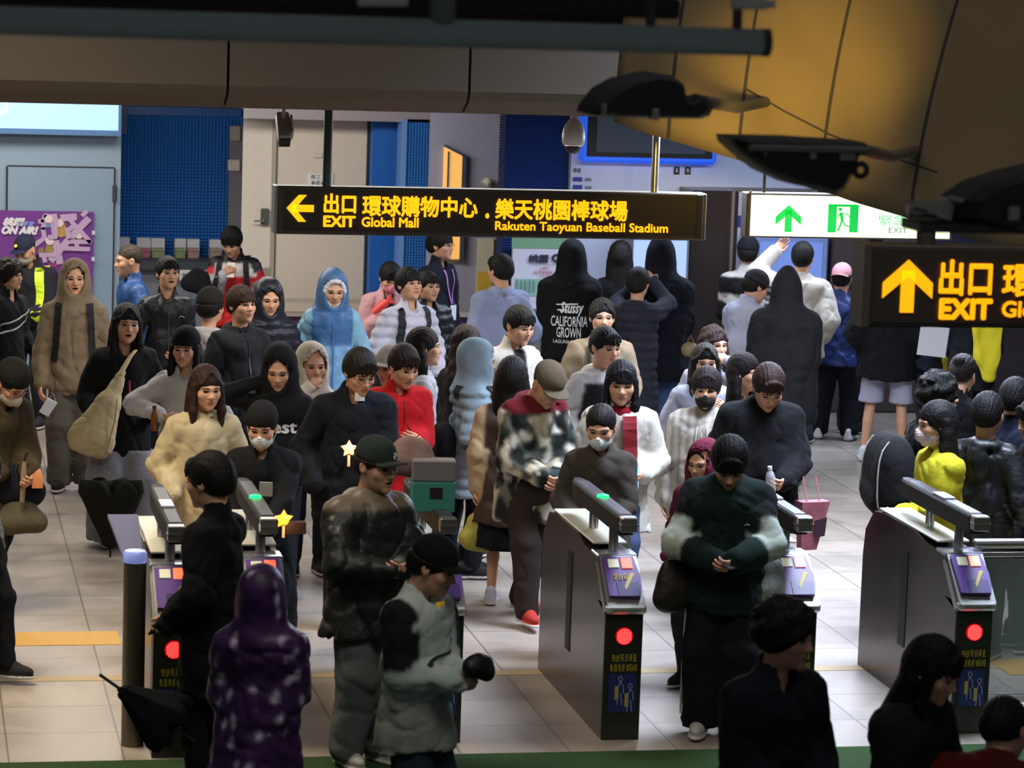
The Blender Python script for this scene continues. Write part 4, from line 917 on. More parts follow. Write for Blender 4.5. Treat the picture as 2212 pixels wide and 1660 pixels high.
child(MB().tube([(pipe_a.x, 8.0, pipe_b.z+.0), (pipe_b.x, 8.0, pipe_b.z)], pr, 28), 'pipe', mat('pipe_green', '#8b9892', .55, noise=.08), pp_, True)
child(MB().tube([(pipe_b.x-.01, 8.0, pipe_b.z), (pipe_b.x+.012, 8.0, pipe_b.z)], pr*1.03, 28), 'end_cap', mat('pipe_cap', '#2f3532', .5), pp_, True)
for i, px_ in enumerate((955, 1405, 1592)):
    q = at_Y(px_, 60, 8.0); child(MB().tube([(q.x, 8.0, pipe_b.z+pr*.8), (q.x, 8.0, pipe_b.z+.5)], .034 if i == 0 else .014, 12), 'hanger', mat('hanger_%d' % (i > 0), ('#5d645f', '#2c2a26')[i > 0], .6), pp_)
q0, q1 = at_Y(-150, 18, 8.6), at_Y(1470, 42, 8.6)
tag(MB().box(q0.x, q1.x, 8.6, 8.75, q1.z, q1.z+.06, .01).build('ceiling_band', mat('band_maroon', '#1e1210', .8)), 'dark maroon ceiling band just above the grey-green pipe', 'cable tray')  # band standing in for the dark reddish ceiling beyond the pipe
q = at_Y(1620, 8, 7.9); tag(MB().tube([(q.x-.05, 7.9, q.z), (q.x+.045, 7.9, q.z)], .016, 14).tube([(q.x+.045, 7.9, q.z), (q.x+.07, 7.9, q.z)], .011, 12).build('pipe_clamp', mat('clamp_cream', '#b8b3a6', .4), None, True), 'cream clamp with bolt above the end of the pipe', 'clamp')
q = at_Y(790, 3, 7.9); tag(MB().tube([(q.x-.02, 7.9, q.z), (q.x+.11, 7.9, q.z+.004)], .014, 14).build('pipe_clamp', MATS['clamp_cream'], None, True), 'pale clamp at the top edge above the middle of the pipe', 'clamp')

# -- surveillance cameras
t = empty('surveillance_camera', at_Y(612, 275, 19.9), 0, 'white box surveillance camera hanging over the service door', 'camera')
z0 = at_Y(600, 245, 19.9).z-t.location.z
MB().tube([(0, 0, .06), (0, 0, z0+.12)], .014, 10).build('bracket', mat('cam_white', '#d4cec8', .4), t)
b_ = MB(); b_.box(-.042, .042, -.13, .11, -.05, .045, .012); o = b_.build('housing', mat('cam_grey', '#aaa4a0', .4), t); o.rotation_euler = (.75, 0, .0)
b_ = MB(); b_.box(-.038, .038, -.14, -.128, -.045, .03, .004); o = b_.build('lens_window', M_black, t); o.rotation_euler = (.75, 0, .0)
b_ = MB(); b_.box(.045, .062, -.08, .08, -.04, .05, .008); o = b_.build('side_cover', MATS['cam_white'], t); o.rotation_euler = (.75, 0, 0)
t = empty('surveillance_camera', at_Y(1239, 290, 19.7), 0, 'white dome surveillance camera hanging left of the information screen', 'camera')
MB().lathe([(.022, .09), (.024, .125), (.03, .13), (.03, .3)], n=20).build('neck', MATS['cam_white'], t, True)
MB().lathe([(.068, -.075), (.076, -.055), (.077, -.02), (.070, .03), (.052, .075), (.028, .10), (.024, .105)], n=32).build('housing', mat('dome_white', '#e2dbd6', .35), t, True)
MB().lathe([(.002, -.132), (.025, -.128), (.045, -.11), (.055, -.078)], n=24).build('dome_lens', mat('lens_black', '#1a1a1e', .1), t, True)

# -- hanging signs
M_signb = mat('sign_body', '#3a342c', .5, noise=.05); M_signf = mat('sign_face', '#2f2920', .35, noise=.05); M_yel = mat('sign_yellow', '#ffbe10', .6, emit=1.1); M_yeld = mat('sign_yellow_halo', '#e6a80a', .5, emit=.9)
YS = 20.2
def arrow(mb, cx, cz, r, y, ang, th=.01):
    p = [(0, 1), (.98, .12), (.98, -.46), (.27, .12), (.27, -1), (-.27, -1), (-.27, .12), (-.98, -.46), (-.98, .12)]
    c, s = math.cos(ang), math.sin(ang); pts = [(cx+r*(x*c-z*s), cz+r*(x*s+z*c)) for x, z in p]
    # concave: build as pieces
    for idx in ((0, 8, 7, 6, 3, 2, 1),): pass
    L_ = [(0, 1), (-.98, .12), (-.98, -.46), (0, .50-.13)]; R_ = [(0, 1), (.98, .12), (.98, -.46), (0, .37)]; St = [(-.26, .6), (.26, .6), (.26, -1), (-.26, -1)]
    for q in (L_, R_, St): mb.prism([(cx+r*(x*c-z*s), cz+r*(x*s+z*c)) for x, z in q], y, y+th)
    return mb
sg = empty('hanging_exit_sign', at_Y(1060, 515, YS), 0, 'long dark hanging exit sign with a left arrow and yellow lettering to mall and stadium', 'sign')
a = at_Y(597, 450, YS).x; b = at_Y(1526, 470, YS).x; zt_ = at_Y(1060, 410, YS).z; zb_ = at_Y(1060, 513, YS).z; szt, szb = zt_, zb_
child(MB().box(a, b, YS, YS+.16, zb_, zt_, .008), 'housing', M_signb, sg); child(MB().box(a+.05, b-.07, YS-.006, YS+.01, zb_+.03, zt_-.02), 'sign_face', M_signf, sg)
child(MB().box(a-.012, a+.006, YS-.005, YS+.165, zb_, zt_, .003), 'end_cap', mat('end_grey', '#8d8880', .4), sg); child(MB().box(b-.075, b-.03, YS-.012, YS, zb_+.01, zt_-.01, .003), 'end_strip', M_black, sg)
for px_, m_ in ((706, M_pole), (1414, M_steel)):
    q = at_Y(px_, 400, YS+.08); child(MB().tube([(q.x, YS+.08, zt_-.02), (q.x, YS+.08, 3.4)], .027 if px_ > 1000 else .030, 14), 'hanging_pole', m_, sg, True)
def st_text(parent, s_, x, y, w, h, Y, m=M_yel, yofs=-.016, **kw):
    q = at_Y(x, y, Y); sc = 6500/(q-CP).dot(Fw); text_on('lettering', s_, .1, Vector((q.x, Y+yofs, q.z))-parent.location, m, parent, width=w/sc, height=h/sc, **kw)
mb = MB(); q = at_Y(648, 450, YS); arrow(mb, q.x, q.z, .093, YS-.016, PI/2); child(mb, 'arrow', M_yel, sg)
st_text(sg, '出口', 698, 461, 71, 44, YS, offset=.0035); st_text(sg, 'EXIT', 697, 490, 71, 25, YS, offset=.0045); st_text(sg, '環球購物中心', 781, 467, 254, 46, YS, offset=.003); st_text(sg, 'Global Mall', 780, 490, 125, 22, YS, offset=.003)
st_text(sg, '.', 1047, 472, 9, 12, YS, offset=.003); st_text(sg, '樂天桃園棒球場', 1068, 474, 294, 46, YS, offset=.003); st_text(sg, 'Rakuten Taoyuan Baseball Stadium', 1068, 503, 385, 26, YS, offset=.0025)

# right near sign on its post
YN = 12.4
sn = empty('hanging_exit_sign', at_Y(2050, 705, YN), 0, 'nearer dark hanging exit sign with an up arrow, cut by the right edge', 'sign')
a = at_Y(1868, 620, YN).x; b = at_Y(2760, 640, YN).x; zt_ = at_Y(2040, 531, YN).z; zb_ = at_Y(2040, 708, YN).z
child(MB().box(a, b, YN, YN+.16, zb_, zt_, .008), 'housing', M_signb, sn); child(MB().box(a+.035, b-.05, YN-.006, YN+.01, zb_+.02, zt_-.02), 'sign_face', M_signf, sn); child(MB().box(a-.01, a+.024, YN-.012, YN+.165, zb_-.004, zt_+.004, .004), 'end_cap', mat('end_dark', '#4a443c', .4), sn)
M_yn = mat('sign_amber', '#ffae08', .6, emit=1.05); mb = MB(); q = at_Y(1959, 618, YN); arrow(mb, q.x, q.z, .115, YN-.016, 0); child(mb, 'arrow', M_yn, sn)
st_text(sn, '出口', 2024, 638, 121, 79, YN, m=M_yn, offset=.0035); st_text(sn, 'EXIT', 2024, 690, 122, 47, YN, m=M_yn, offset=.0055); st_text(sn, '環球購物中心', 2160, 641, 470, 74, YN, m=M_yn, offset=.003); st_text(sn, 'Global Mall', 2160, 685, 225, 36, YN, m=M_yn, offset=.003)
q = at_Y(2001, 500, YN+.08); child(MB().tube([(q.x, YN+.08, zt_-.01), (q.x, YN+.08, zt_+.13)], .042, 18), 'hanging_pole', M_signb, sn, True)

# green emergency exit light box
YG = 20.0
ge = empty('emergency_exit_sign', at_Y(1830, 515, YG), 0, 'bright white and green emergency exit light box with running figure', 'sign')
a = at_Y(1612, 470, YG).x; b = at_Y(2058, 480, YG).x; zt_ = at_Y(1800, 420, YG).z; zb_ = at_Y(1800, 516, YG).z
child(MB().box(a, b, YG, YG+.14, zb_, zt_, .006), 'housing', M_signb, ge); child(MB().box(a+.03, b-.02, YG-.008, YG+.01, zb_+.012, zt_-.014), 'light_panel', mat('exit_white', '#f2fcc8', .5, emit=1.3), ge)
M_grn = mat('exit_green', '#18c850', .5, emit=.55); mb = MB(); q = at_Y(1702, 472, YG); arrow(mb, q.x, q.z, .093, YG-.016, 0, .008); child(mb, 'arrow', M_grn, ge)
mb = MB(); A_ = lambda x, y: (at_Y(x, y, YG).x, at_Y(x, y, YG).z)
for r_ in ((1789, 1804, 442, 502), (1836, 1851, 442, 502), (1789, 1851, 441, 447)): (xa, zt1), (xb, zb1) = A_(r_[0], r_[2]), A_(r_[1], r_[3]); mb.box(xa, xb, YG-.016, YG-.008, zb1, zt1)
child(mb, 'door_symbol', M_grn, ge); mb = MB()
def rn(pts, r): mb.tube([(A_(*p)[0], YG-.016, A_(*p)[1]) for p in pts], r, 6)
c = A_(1814, 452); mb.prism([(c[0]+.012*math.cos(t), c[1]+.012*math.sin(t)) for t in np.linspace(0, 2*PI, 13)[:-1]], YG-.018, YG-.010)
rn([(1815, 459), (1818, 476)], .011); rn([(1815, 460), (1827, 462), (1834, 468)], .004); rn([(1815, 460), (1808, 468), (1802, 470)], .004); rn([(1817, 476), (1813, 488), (1808, 499)], .006); rn([(1818, 476), (1824, 487), (1834, 489)], .005)
child(mb, 'running_figure', M_grn, ge)
st_text(ge, '緊急出口', 1896, 486, 130, 22, YG, m=mat('exit_green_pale', '#5ac890', .5, emit=.8)); st_text(ge, 'EXIT', 1918, 503, 42, 12, YG, m=mat('exit_greydark', '#5a8a78', .5, emit=.6))
for px_ in (1650, 2000): q = at_Y(px_, 420, YG+.07); child(MB().tube([(q.x, YG+.07, zt_-.01), (q.x, YG+.07, 3.35)], .012, 8), 'hanging_rod', M_dark, ge)
child(MB().tube([(a+.02, YG-.01, zt_), (a+.02, YG-.01, zt_+.015)], .008, 8), 'hook', M_black, ge)
ds = empty('display_strip', at_Y(2070, 515, 24), 0, 'thin dark display strip with small red and white characters beyond the green exit sign', 'display'); child(MB().box(*pbox(2020, 2212, 490, 528, 24, .08)), 'housing', mat('disp_navy', '#191a3a', .4), ds)
child(MB().tube([(at_Y(2120, 500, 24).x, 24.04, at_Y(2120, 495, 24).z), (at_Y(2120, 500, 24).x, 24.04, 3.35)], .015, 8), 'hanging_rod', M_dark, ds)
st_text(ds, '文化', 2022, 514, 24, 9, 24, m=mat('disp_white', '#c9b8c8', .5, emit=.5)); st_text(ds, '1', 2048, 512, 6, 12, 24, m=mat('disp_red', '#ff2a3a', .5, emit=1.5))

# -- big curved cladding at the upper right with its seams
def clad(u, t):
    px_ = 1330+(2560-1330)*u; xs = [1330, 1410, 1600, 1850, 2000, 2212, 2560]; ys = [262, 290, 345, 436, 480, 556, 690]; py_ = np.interp(px_, xs, ys)
    D = 16.6-2.4*u; b_ = at_Y(px_, py_, D); w = t*2.6
    return Vector((b_.x-.10*w*0, b_.y-1.15*math.sin(min(1, t*1.1)*1.3)*t-.25*t, b_.z+w*(.98)))
NU, NT = 60, 26; V = np.array([clad(i/NU, j/NT)[:] for i in range(NU+1) for j in range(NT+1)]); Q = np.array([(i*(NT+1)+j, (i+1)*(NT+1)+j, (i+1)*(NT+1)+j+1, i*(NT+1)+j+1) for i in range(NU) for j in range(NT)])
cl_root = empty('curved_cladding', clad(.5, 0), 0, 'large curved golden beige metal cladding sweeping across the upper right', 'cladding')
o = np_mesh('cladding_panels', V-np.array(cl_root.location), Q, None, mat('cladding_gold', '#7f7056', .45, metal=.15, noise=.22, nscale=1.3, bump=.5, bscale=1.6), cl_root); md = o.modifiers.new('thickness', 'SOLIDIFY'); md.thickness = .05; md.offset = 0
for px_, dx in ((1441, 0), (1592, 0), (1768, .004), (1962, .016)):
    u = (px_-1330)/(2560-1330); mb = MB(); mb.tube([clad(u+dx*j/8, j/16)-cl_root.location+Vector((0, -.030, 0)) for j in range(15)], .012, 6); mb.build('panel_seam', M_line, cl_root)
mb = MB(); pts = []
for px_, hh in ((1590, .155), (1680, .135), (1780, .12), (1900, .115), (2010, .11)): pts.append(clad((px_-1330)/1230, hh)-cl_root.location+Vector((0, -.03, 0)))
mb.tube(pts, .008, 6); mb.build('panel_seam', M_line, cl_root)

# -- floodlights on brackets in front of the cladding
def flood(name, label, prof, px_, py_, Y, w_px, up=True, clips=()):
    q = at_Y(px_, py_, Y); sc = 6500/(q-CP).dot(Fw); t = empty(name, q, 0, label, 'floodlight', 'black floodlights below the curved cladding'); d = .32
    ctr = [sum(p[0] for p in prof)/len(prof), sum(p[1] for p in prof)/len(prof)]; vs = []; 
    for yy, f in ((-d/2, .80), (-d/2+.05, .96), (-d/2+.1, 1), (d/2-.05, 1), (d/2, .85)):
        for x, y in prof: vs.append((((x-ctr[0])*f+ctr[0]-px_)/sc, yy, -((y-ctr[1])*f+ctr[1]-py_)/sc))
    n = len(prof); fs = [tuple(range(n)), tuple(range(5*n-1, 4*n-1, -1))]+[(r*n+i, (r+1)*n+i, (r+1)*n+(i+1) % n, r*n+(i+1) % n) for r in range(4) for i in range(n)]
    MB().add(vs, fs).build('housing', mat('lamp_black', '#0d0c0b', .5), t, True)
    for (cx, cy, cw, ch) in clips:
        MB().box((cx-cw/2-px_)/sc, (cx+cw/2-px_)/sc, -d/2-.02, -d/2+.06, -(cy+ch/2-py_)/sc, -(cy-ch/2-py_)/sc, .003).build('clip', mat('clip_grey', '#8d8a80', .4), t)
    return t, sc
P1 = [(1258, 245), (1262, 232), (1290, 195), (1330, 172), (1400, 155), (1440, 160), (1464, 176), (1474, 215), (1500, 222), (1520, 205), (1535, 225), (1525, 245), (1505, 252), (1400, 253), (1300, 253), (1262, 250)]
f1, s1 = flood('floodlight', 'black floodlight with a humped back beside the dome camera', P1, 1390, 205, 10.2, 260, clips=((1392, 242, 14, 24), (1281, 234, 6, 22)))
P2 = [(1557, 296), (1700, 296), (1860, 302), (1868, 318), (1846, 325), (1836, 360), (1815, 405), (1792, 418), (1755, 405), (1700, 395), (1640, 370), (1590, 335), (1562, 312)]
f2, s2 = flood('floodlight', 'black floodlight with a pale rim and swept belly above the green exit sign', P2, 1710, 340, 10.0, 330, clips=((1725, 327, 14, 20), (1801, 330, 34, 16), (1620, 325, 4, 14)))
MB().box((1585-1710)/s2, (1848-1710)/s2, -.19, -.15, -(322-340)/s2, -(309-340)/s2, .004).build('rim_bar', mat('rim_grey', '#6f6a5e', .4), f2)
mb = MB(); q = ((1843-1710)/s2, -.12, -(360-340)/s2); mb.tube([(q[0]+.022*math.cos(t), q[1], q[2]+.022*math.sin(t)) for t in np.linspace(0, 2*PI, 15)], .010, 8); mb.build('ring_bracket', mat('ring_dark', '#2a2824', .5), f2, True)
P3 = [(2040, 470), (2048, 430), (2100, 395), (2170, 372), (2300, 340), (2420, 340), (2430, 520), (2240, 505), (2120, 488)]
f3, s3 = flood('floodlight', 'black floodlight cut by the right edge above the near exit sign', P3, 2150, 450, 9.4, 300, clips=((2150, 452, 24, 30),))
mb = MB()
for k_, (x_, y_) in enumerate(((1955, 440), (1985, 452), (2010, 462), (2035, 425))): mb.tube([((x_-14-2150)/s3, -.1, -(y_-450)/s3), ((x_+16-2150)/s3, -.1, -(y_+6-450)/s3)], .016-.002*k_, 10)
mb.box((1945-2150)/s3, (2050-2150)/s3, -.06, .0, -(470-450)/s3, -(435-450)/s3, .01); mb.build('clamp', mat('clamp_bright', '#9a958a', .3, metal=.7), f3, True)
MB().box((1960-2150)/s3, (2430-2150)/s3, -.1, .1, -(500-450)/s3, -(478-450)/s3, .004).build('support_bar', mat('bar_dark', '#2a2722', .5), f3)
for fx_, (ax_, ay_), (bx_, by_) in ((f1, (1500, 215), (1640, 120)), (f2, (1850, 320), (1960, 280))):
    p = Vector(fx_.location); yy = fx_.location.y; a_ = at_Y(ax_, ay_, yy+.05)-p; b_ = clad((bx_-1330)/1230, .14)-p
    MB().tube([a_, (a_+b_)/2+Vector((0, 0, -.03)), b_], [.022, .026, .030], 12).build('arm', mat('arm_shadow_band', '#4d453a', .6), fx_, True)  # added dark arms, standing in for shadow bands on the cladding
# warm lamps of the floodlights wash the cladding
AMB = (1.0, .64, .12)
def amb(px_, py_, Y, tx, ty, tD, pw_, sp): a_ = at_Y(px_, py_, Y); b_ = at_Y(tx, ty, tD); light('flood_lamp', 'SPOT', a_, b_, pw_, AMB, .04, spot=sp, blend=1.0)
amb(1600, 268, 10.25, 1600, 285, 15.2, 1300, 12); amb(1660, 262, 10.25, 1700, 215, 14.8, 1400, 15); amb(1800, 262, 10.25, 1810, 110, 14.4, 1000, 13); amb(1500, 272, 10.6, 1490, 322, 15.8, 900, 9)

# ---------------------------------------------------------------- ticket gates
M_gs = mat('gate_side', '#4a3f3a', .25, metal=.7, noise=.35, nscale=3); M_gtop = mat('gate_top', '#aaa69c', .22, metal=.85); M_gface = mat('gate_face', '#26281f', .35, noise=.1); M_gpur = mat('gate_purple', '#5c3c86', .35, noise=.12)
M_gpurd = mat('gate_purple_dark', '#33205e', .35); M_led = mat('led_red', '#ff4a48', .4, emit=2.4); M_ledg = mat('led_green', '#10ff50', .4, emit=5.0); M_plate = mat('canopy_dark', '#100e0c', .6); M_stk = mat('sticker_blue', '#1d2c66', .5); M_syel = mat('sticker_yellow', '#b3a33a', .5)
M_line_w = mat('sticker_line', '#b5bccb', .5)
def gate(x, y, label, green=True, W=.215, mirror=False, orange='#ff6a4a', L=1.75):
    t = empty('ticket_gate', (x, y, 0), 0, label, 'ticket gate', 'ticket gates across the passage'); w = W/2
    # cabinet: side profile with sloping nose
    prof = [(.05, 0), (.05, .70), (.02, .76), (.26, .98), (.62, .985), (.80, 1.02), (1.30, 1.02), (L-.18, 1.00), (L-.03, .86), (L, .70), (L, 0)]
    MB().prism(prof, -w, w, axis='x').build('cabinet', M_gs, t)
    for s in (-1, 1): MB().prism([(.06, .70), (.30, .94), (.27, .96), (.03, .735)], s*w-(.006 if s < 0 else -.0), s*w+(.006 if s > 0 else 0), axis='x').build('edge_trim', M_gtop, t)
    MB().box(-w-.006, w+.006, .255, .42, .975, .998, .005).build('top_plate', mat('gate_silver', '#c9cbd6', .18, metal=.9), t)
    MB().box(-w+.01, w-.01, .45, L-.25, 1.018, 1.032, .004).build('top_cover', mat('gate_cream', '#b9b6a4', .35), t)
    # reader nose
    rd = MB(); rd.hull([(-w, .045, .70), (w, .045, .70), (-w, .005, .735), (w, .005, .735), (-w, -.005, .76), (w, -.005, .76), (-w*.98, .25, .99), (w*.98, .25, .99), (-w, .25, .75), (w, .25, .75)]); rd.build('reader_nose', mat('nose_silver', '#a9aca6', .25, metal=.8), t)
    nrm = Vector((0, -.23, .245)).normalized()
    def sl(u, v, e=.0): # u across, v along slope 0..1
        p = Vector((0, .005, .775)).lerp(Vector((0, .238, .985)), v); n = Vector((0, -.21, .233)).normalized(); return Vector((u, p.y, p.z))+n*e
    def slab(u0, u1, v0, v1, e0, e1, nm, m_): vs = [sl(a, b, e) for e in (e0, e1) for a in (u0, u1) for b in (v0, v1)]; return MB().hull(vs).build(nm, m_, pn)
    pn = MB().hull([sl(a, b, e) for e in (.004, .022) for a, b in ((-w*.86, .12), (w*.74, .08), (-w*.92, .95), (w*.72, .97), (w*.92, .55), (w*.88, .25))]).build('reader_panel', M_gpur, t)
    slab(-w*.40, w*.74, .10, .40, .022, .026, 'dark_corner', M_gpurd)
    slab(-w*.66, -w*.12, .72, .90, .022, .028, 'card_slot', mat('slot_pale', '#cfd0b4', .4, emit=.25)); slab(w*.02, w*.58, .70, .92, .022, .029, 'display', mat('disp_'+orange, orange, .4, emit=.9))
    if green:
        o = marks('lettering', sl(-w*.52, .44, .025), w*.75, .045, 3, M_syel, pn, 7); o.rotation_euler = (-math.radians(48), 0, 0)
    o = MB().hull([sl(*p) for p in ((w*.02, .22, .026), (w*.62, .58, .026), (w*.40, .60, .026), (-w*.02, .30, .026), (w*.02, .22, .028), (w*.62, .58, .028), (w*.40, .60, .028), (-w*.02, .30, .028))]).build('yellow_flash', M_syel, pn)
    MB().box(-w-.004, w+.004, -.012, .05, .715, .765, .012).build('front_lip', mat('lip_white', '#c3c6bf', .3, metal=.5), t)
    marks('lip_print', (-w*.75, -.0125, .733), w*1.5, .014, 12, mat('lip_text', '#6e7168', .5), t)
    MB().box(-w*.97, w*.97, .038, .052, .0, .70).build('front_face', M_gface, t)
    ledr = MB(); ledr.lathe([(.0, 0), (.048, 0), (.048, .008), (.0, .008)], n=28); o = ledr.build('signal_lamp', mat('led_base', '#c80812', .3, emit=.8), t, False); o.rotation_euler = (PI/2, 0, 0); o.location = (0, .036, .585)
    mb = MB()
    for i in range(9):
        xx = -.036+i*.009; hh = math.sqrt(.043**2-xx**2); mb.box(xx-.0020, xx+.0020, .0245, .029, .585-hh, .585+hh)
    mb.build('signal_stripes', M_led, o, xf=Matrix.Rotation(-PI/2, 4, 'X') @ Matrix.Translation((0, -.036, -.585)))
    marks('notice_lettering', (-w*.62, .0375, .44), w*1.35, .046, 6, M_syel, t, 3); marks('notice_lettering', (-w*.70, .0375, .385), w*1.46, .044, 7, M_syel, t, 5)
    sk = MB().box(-w*.72, w*.72, .032, .040, .16, .37).build('sticker', M_stk, t)
    for cx, cz in ((-.012, .285), (.045, .245)):
        mb = MB(); mb.tube([(cx+.011*math.cos(q), .030, cz+.06+.013*math.sin(q)) for q in np.linspace(0, 2*PI, 11)], .0018, 5); mb.tube([(cx, .030, cz+.045), (cx+.016, .030, cz+.02), (cx+.018, .030, cz-.02)], .0018, 5).tube([(cx, .030, cz+.045), (cx-.012, .030, cz+.01), (cx-.010, .030, cz-.03), (cx-.016, .030, cz-.085)], .0018, 5).tube([(cx+.004, .030, cz-.02), (cx+.012, .030, cz-.085)], .0018, 5)
        mb.build('figure_outline', M_line_w, sk); MB().box(cx-.030, cx-.014, .029, .033, cz-.055, cz+.02).build('luggage_symbol', M_syel, sk)
    # canopy beam with posts
    zc = 1.205; cb = MB(); pts = []
    for yy, hw in ((.06, .035), (.09, .048), (.6, .052), (1.15, .050), (1.28, .042), (1.335, .022)): pts.append((yy, hw))
    vs = []; n = len(pts)
    for (yy, hw) in pts:
        for (xx, zz) in ((-hw*.9, zc-.062), (hw*.9, zc-.062), (hw, zc+.03), (hw*.8, zc+.042), (-hw*.8, zc+.042), (-hw, zc+.03)): vs.append((xx, yy, zz))
    fs = [tuple(range(5, -1, -1)), tuple(range((n-1)*6, n*6))]+[(i*6+j, i*6+(j+1) % 6, (i+1)*6+(j+1) % 6, (i+1)*6+j) for i in range(n-1) for j in range(6)]
    cb.add(vs, fs); bm_ = cb.build('canopy_beam', M_plate, t)
    MB().box(-.030, .040, .12, 1.2, zc+.040, zc+.046, .003).build('canopy_top', mat('canopy_grey', '#3c3c42', .4, metal=.4), bm_)
    if green: MB().lathe([(.0, .0), (.034, 0), (.032, .012), (.0, .020)], (0, .66, zc+.044), 22).build('green_light', M_ledg, bm_, True)
    else: MB().box(-.035, .035, .55, .75, zc+.046, zc+.056).build('white_cap', mat('cap_pale', '#c8ccdd', .3), bm_)
    MB().box(-.045, .047, .0, .075, zc-.040, zc+.045, .006).box(-.047, .049, -.004, .078, zc-.004, zc+.006).build('end_block', M_gtop, t)
    for yy in (.36, .86): MB().tube([(-.012, yy, 1.0), (-.012, yy, zc-.04)], .017, 12).tube([(.014, yy, 1.0), (.014, yy, zc-.04)], .012, 12).build('post', M_steel, t, True)
    for s in (-1, 1): MB().box(s*w-.004, s*w+.004, .9, 1.02, .30, .88).build('flap_slot', M_black, t)
    return t
gx = []
for px_ in (1340, 1722, 2112, 952, 565):
    q = at_z(px_, 1600 if px_ > 1000 else 1605, 0); gx.append(q)
g0y = gx[0].y; gy = g0y-.03
gate(gx[0].x, gy, 'middle ticket gate with green canopy light and full red signal lamp')
gate(gx[1].x, gy, 'ticket gate half hidden behind the dark green sweatshirt, pinkish display', orange='#d07a86', green=False)
gate(gx[2].x, gy, 'rightmost ticket gate with a salmon display and white canopy cap', orange='#e8a080', green=False)
gate(gx[3].x, gy, 'ticket gate hidden behind the pale tracksuit wearer and green cap wearer')
gate(gx[4].x, gy, 'ticket gate behind the purple hood, green light just visible')
# wide gate at the left end
qd = at_z(372, 1640, 0); GL = gate(qd.x, qd.y-.02, 'leftmost ticket gate beside the rounded steel bollard', orange='#ff7a50', green=False)
q = at_z(286, 1605, 0); t = empty('rounded_bollard', (q.x-.005, q.y-.05, 0), 0, 'rounded steel end post with glowing pale blue cap at the left gate', 'bollard')
MB().lathe([(.060, 0), (.060, 1.00)], n=32).build('post', mat('bollard_steel', '#6d6459', .28, metal=.7, noise=.2, nscale=6), t, True); MB().lathe([(.062, 1.00), (.063, 1.01), (.063, 1.05), (.054, 1.062), (.0, 1.068)], n=32).build('cap', mat('cap_blue', '#8fa0ea', .25, emit=.30), t, True)
MB().hull([(-.05, .06, .98), (.05, .06, .98), (-.10, .75, 1.10), (.07, .75, 1.10), (-.05, .06, 1.0), (.05, .06, 1.0), (-.10, .75, 1.12), (.07, .75, 1.12)]).build('glass_wing', mat('wing_blue', '#7f80a0', .15, metal=.4), t)
# flap barrier bar between the left gate and its neighbour, railing right of the last gate
xa, xb = GL.location.x+.11, gx[4].x-.11; ym = gy+1.0
t = empty('flap_barrier', ((xa+xb)/2, ym, 0), 0, 'closed flap barrier with bright top rail behind the black jacket back', 'barrier'); hw = (xb-xa)/2
MB().box(-hw, hw, -.03, .03, .98, 1.02, .006).box(-hw, hw, -.034, .034, .955, .965).build('top_rail', M_steel, t); MB().box(-hw, hw, -.008, .008, .18, .96).build('panel', mat('flap_glass', '#565a5c', .15, metal=.5, noise=.3, nscale=3), t)
MB().box(-hw+.05, -hw+.10, -.03, .03, 0, .98).box(hw-.10, hw-.05, -.03, .03, 0, .98).build('support', M_steel, t)
x0 = at_z(2090, 1175, 1.03).x+.04; yr = at_z(2090, 1175, 1.03).y
t = empty('steel_railing', (x0, yr, 0), 0, 'steel railing with smoky glass panels right of the last gate', 'railing'); Lr = 2.6
MB().tube([(0, 0, 1.03), (Lr, 0, 1.03)], .028, 14).build('top_rail', M_steel, t, True); MB().tube([(0, 0, .965), (Lr, 0, .965)], .015, 10).build('middle_rail', M_steel, t, True); MB().box(0, Lr, -.02, .02, .10, .145, .005).build('bottom_rail', M_steel, t)
for i in range(3): MB().box(.02+i*1.3, .05+i*1.3, -.02, .02, 0, 1.0, .004).build('post', M_steel, t)
for i in range(2): MB().box(.06+i*1.3, 1.30+i*1.3, -.006, .006, .15, .94).build('glass_panel', mat('smoky_glass', '#8a9a90', .08, alpha=.55, spec=.6), t)
# tactile strips, front mat
M_tac = mat('tactile_yellow', '#b98c3a', .6, noise=.15, nscale=20)
yA, yB = at_z(170, 1395, 0).y, at_z(170, 1366, 0).y; S(MB().box(-6, at_z(258, 1380, 0).x, yA, yB, 0, .004).build('trim_20', M_tac)); yA, yB = at_z(2180, 1460, 0).y, at_z(2180, 1425, 0).y; S(MB().box(at_z(2152, 1440, 0).x, 16, yA, yB, 0, .004).build('trim_21', M_tac))
yA = at_z(1100, 1632, 0).y; tag(MB().box(-6, 12, 8, yA, 0, .012).build('floor_runner', mat('runner_green', '#1c3c08', .95, noise=.25, nscale=30, bump=.4, bscale=120)), 'dark green floor mat along the very front', 'mat')
yA, yB = at_z(170, 1472, 0).y, at_z(170, 1462, 0).y; S(MB().box(-6, 12, yA, yB, 0, .002).build('trim_22', mat('joint_strip', '#a5906c', .6)))
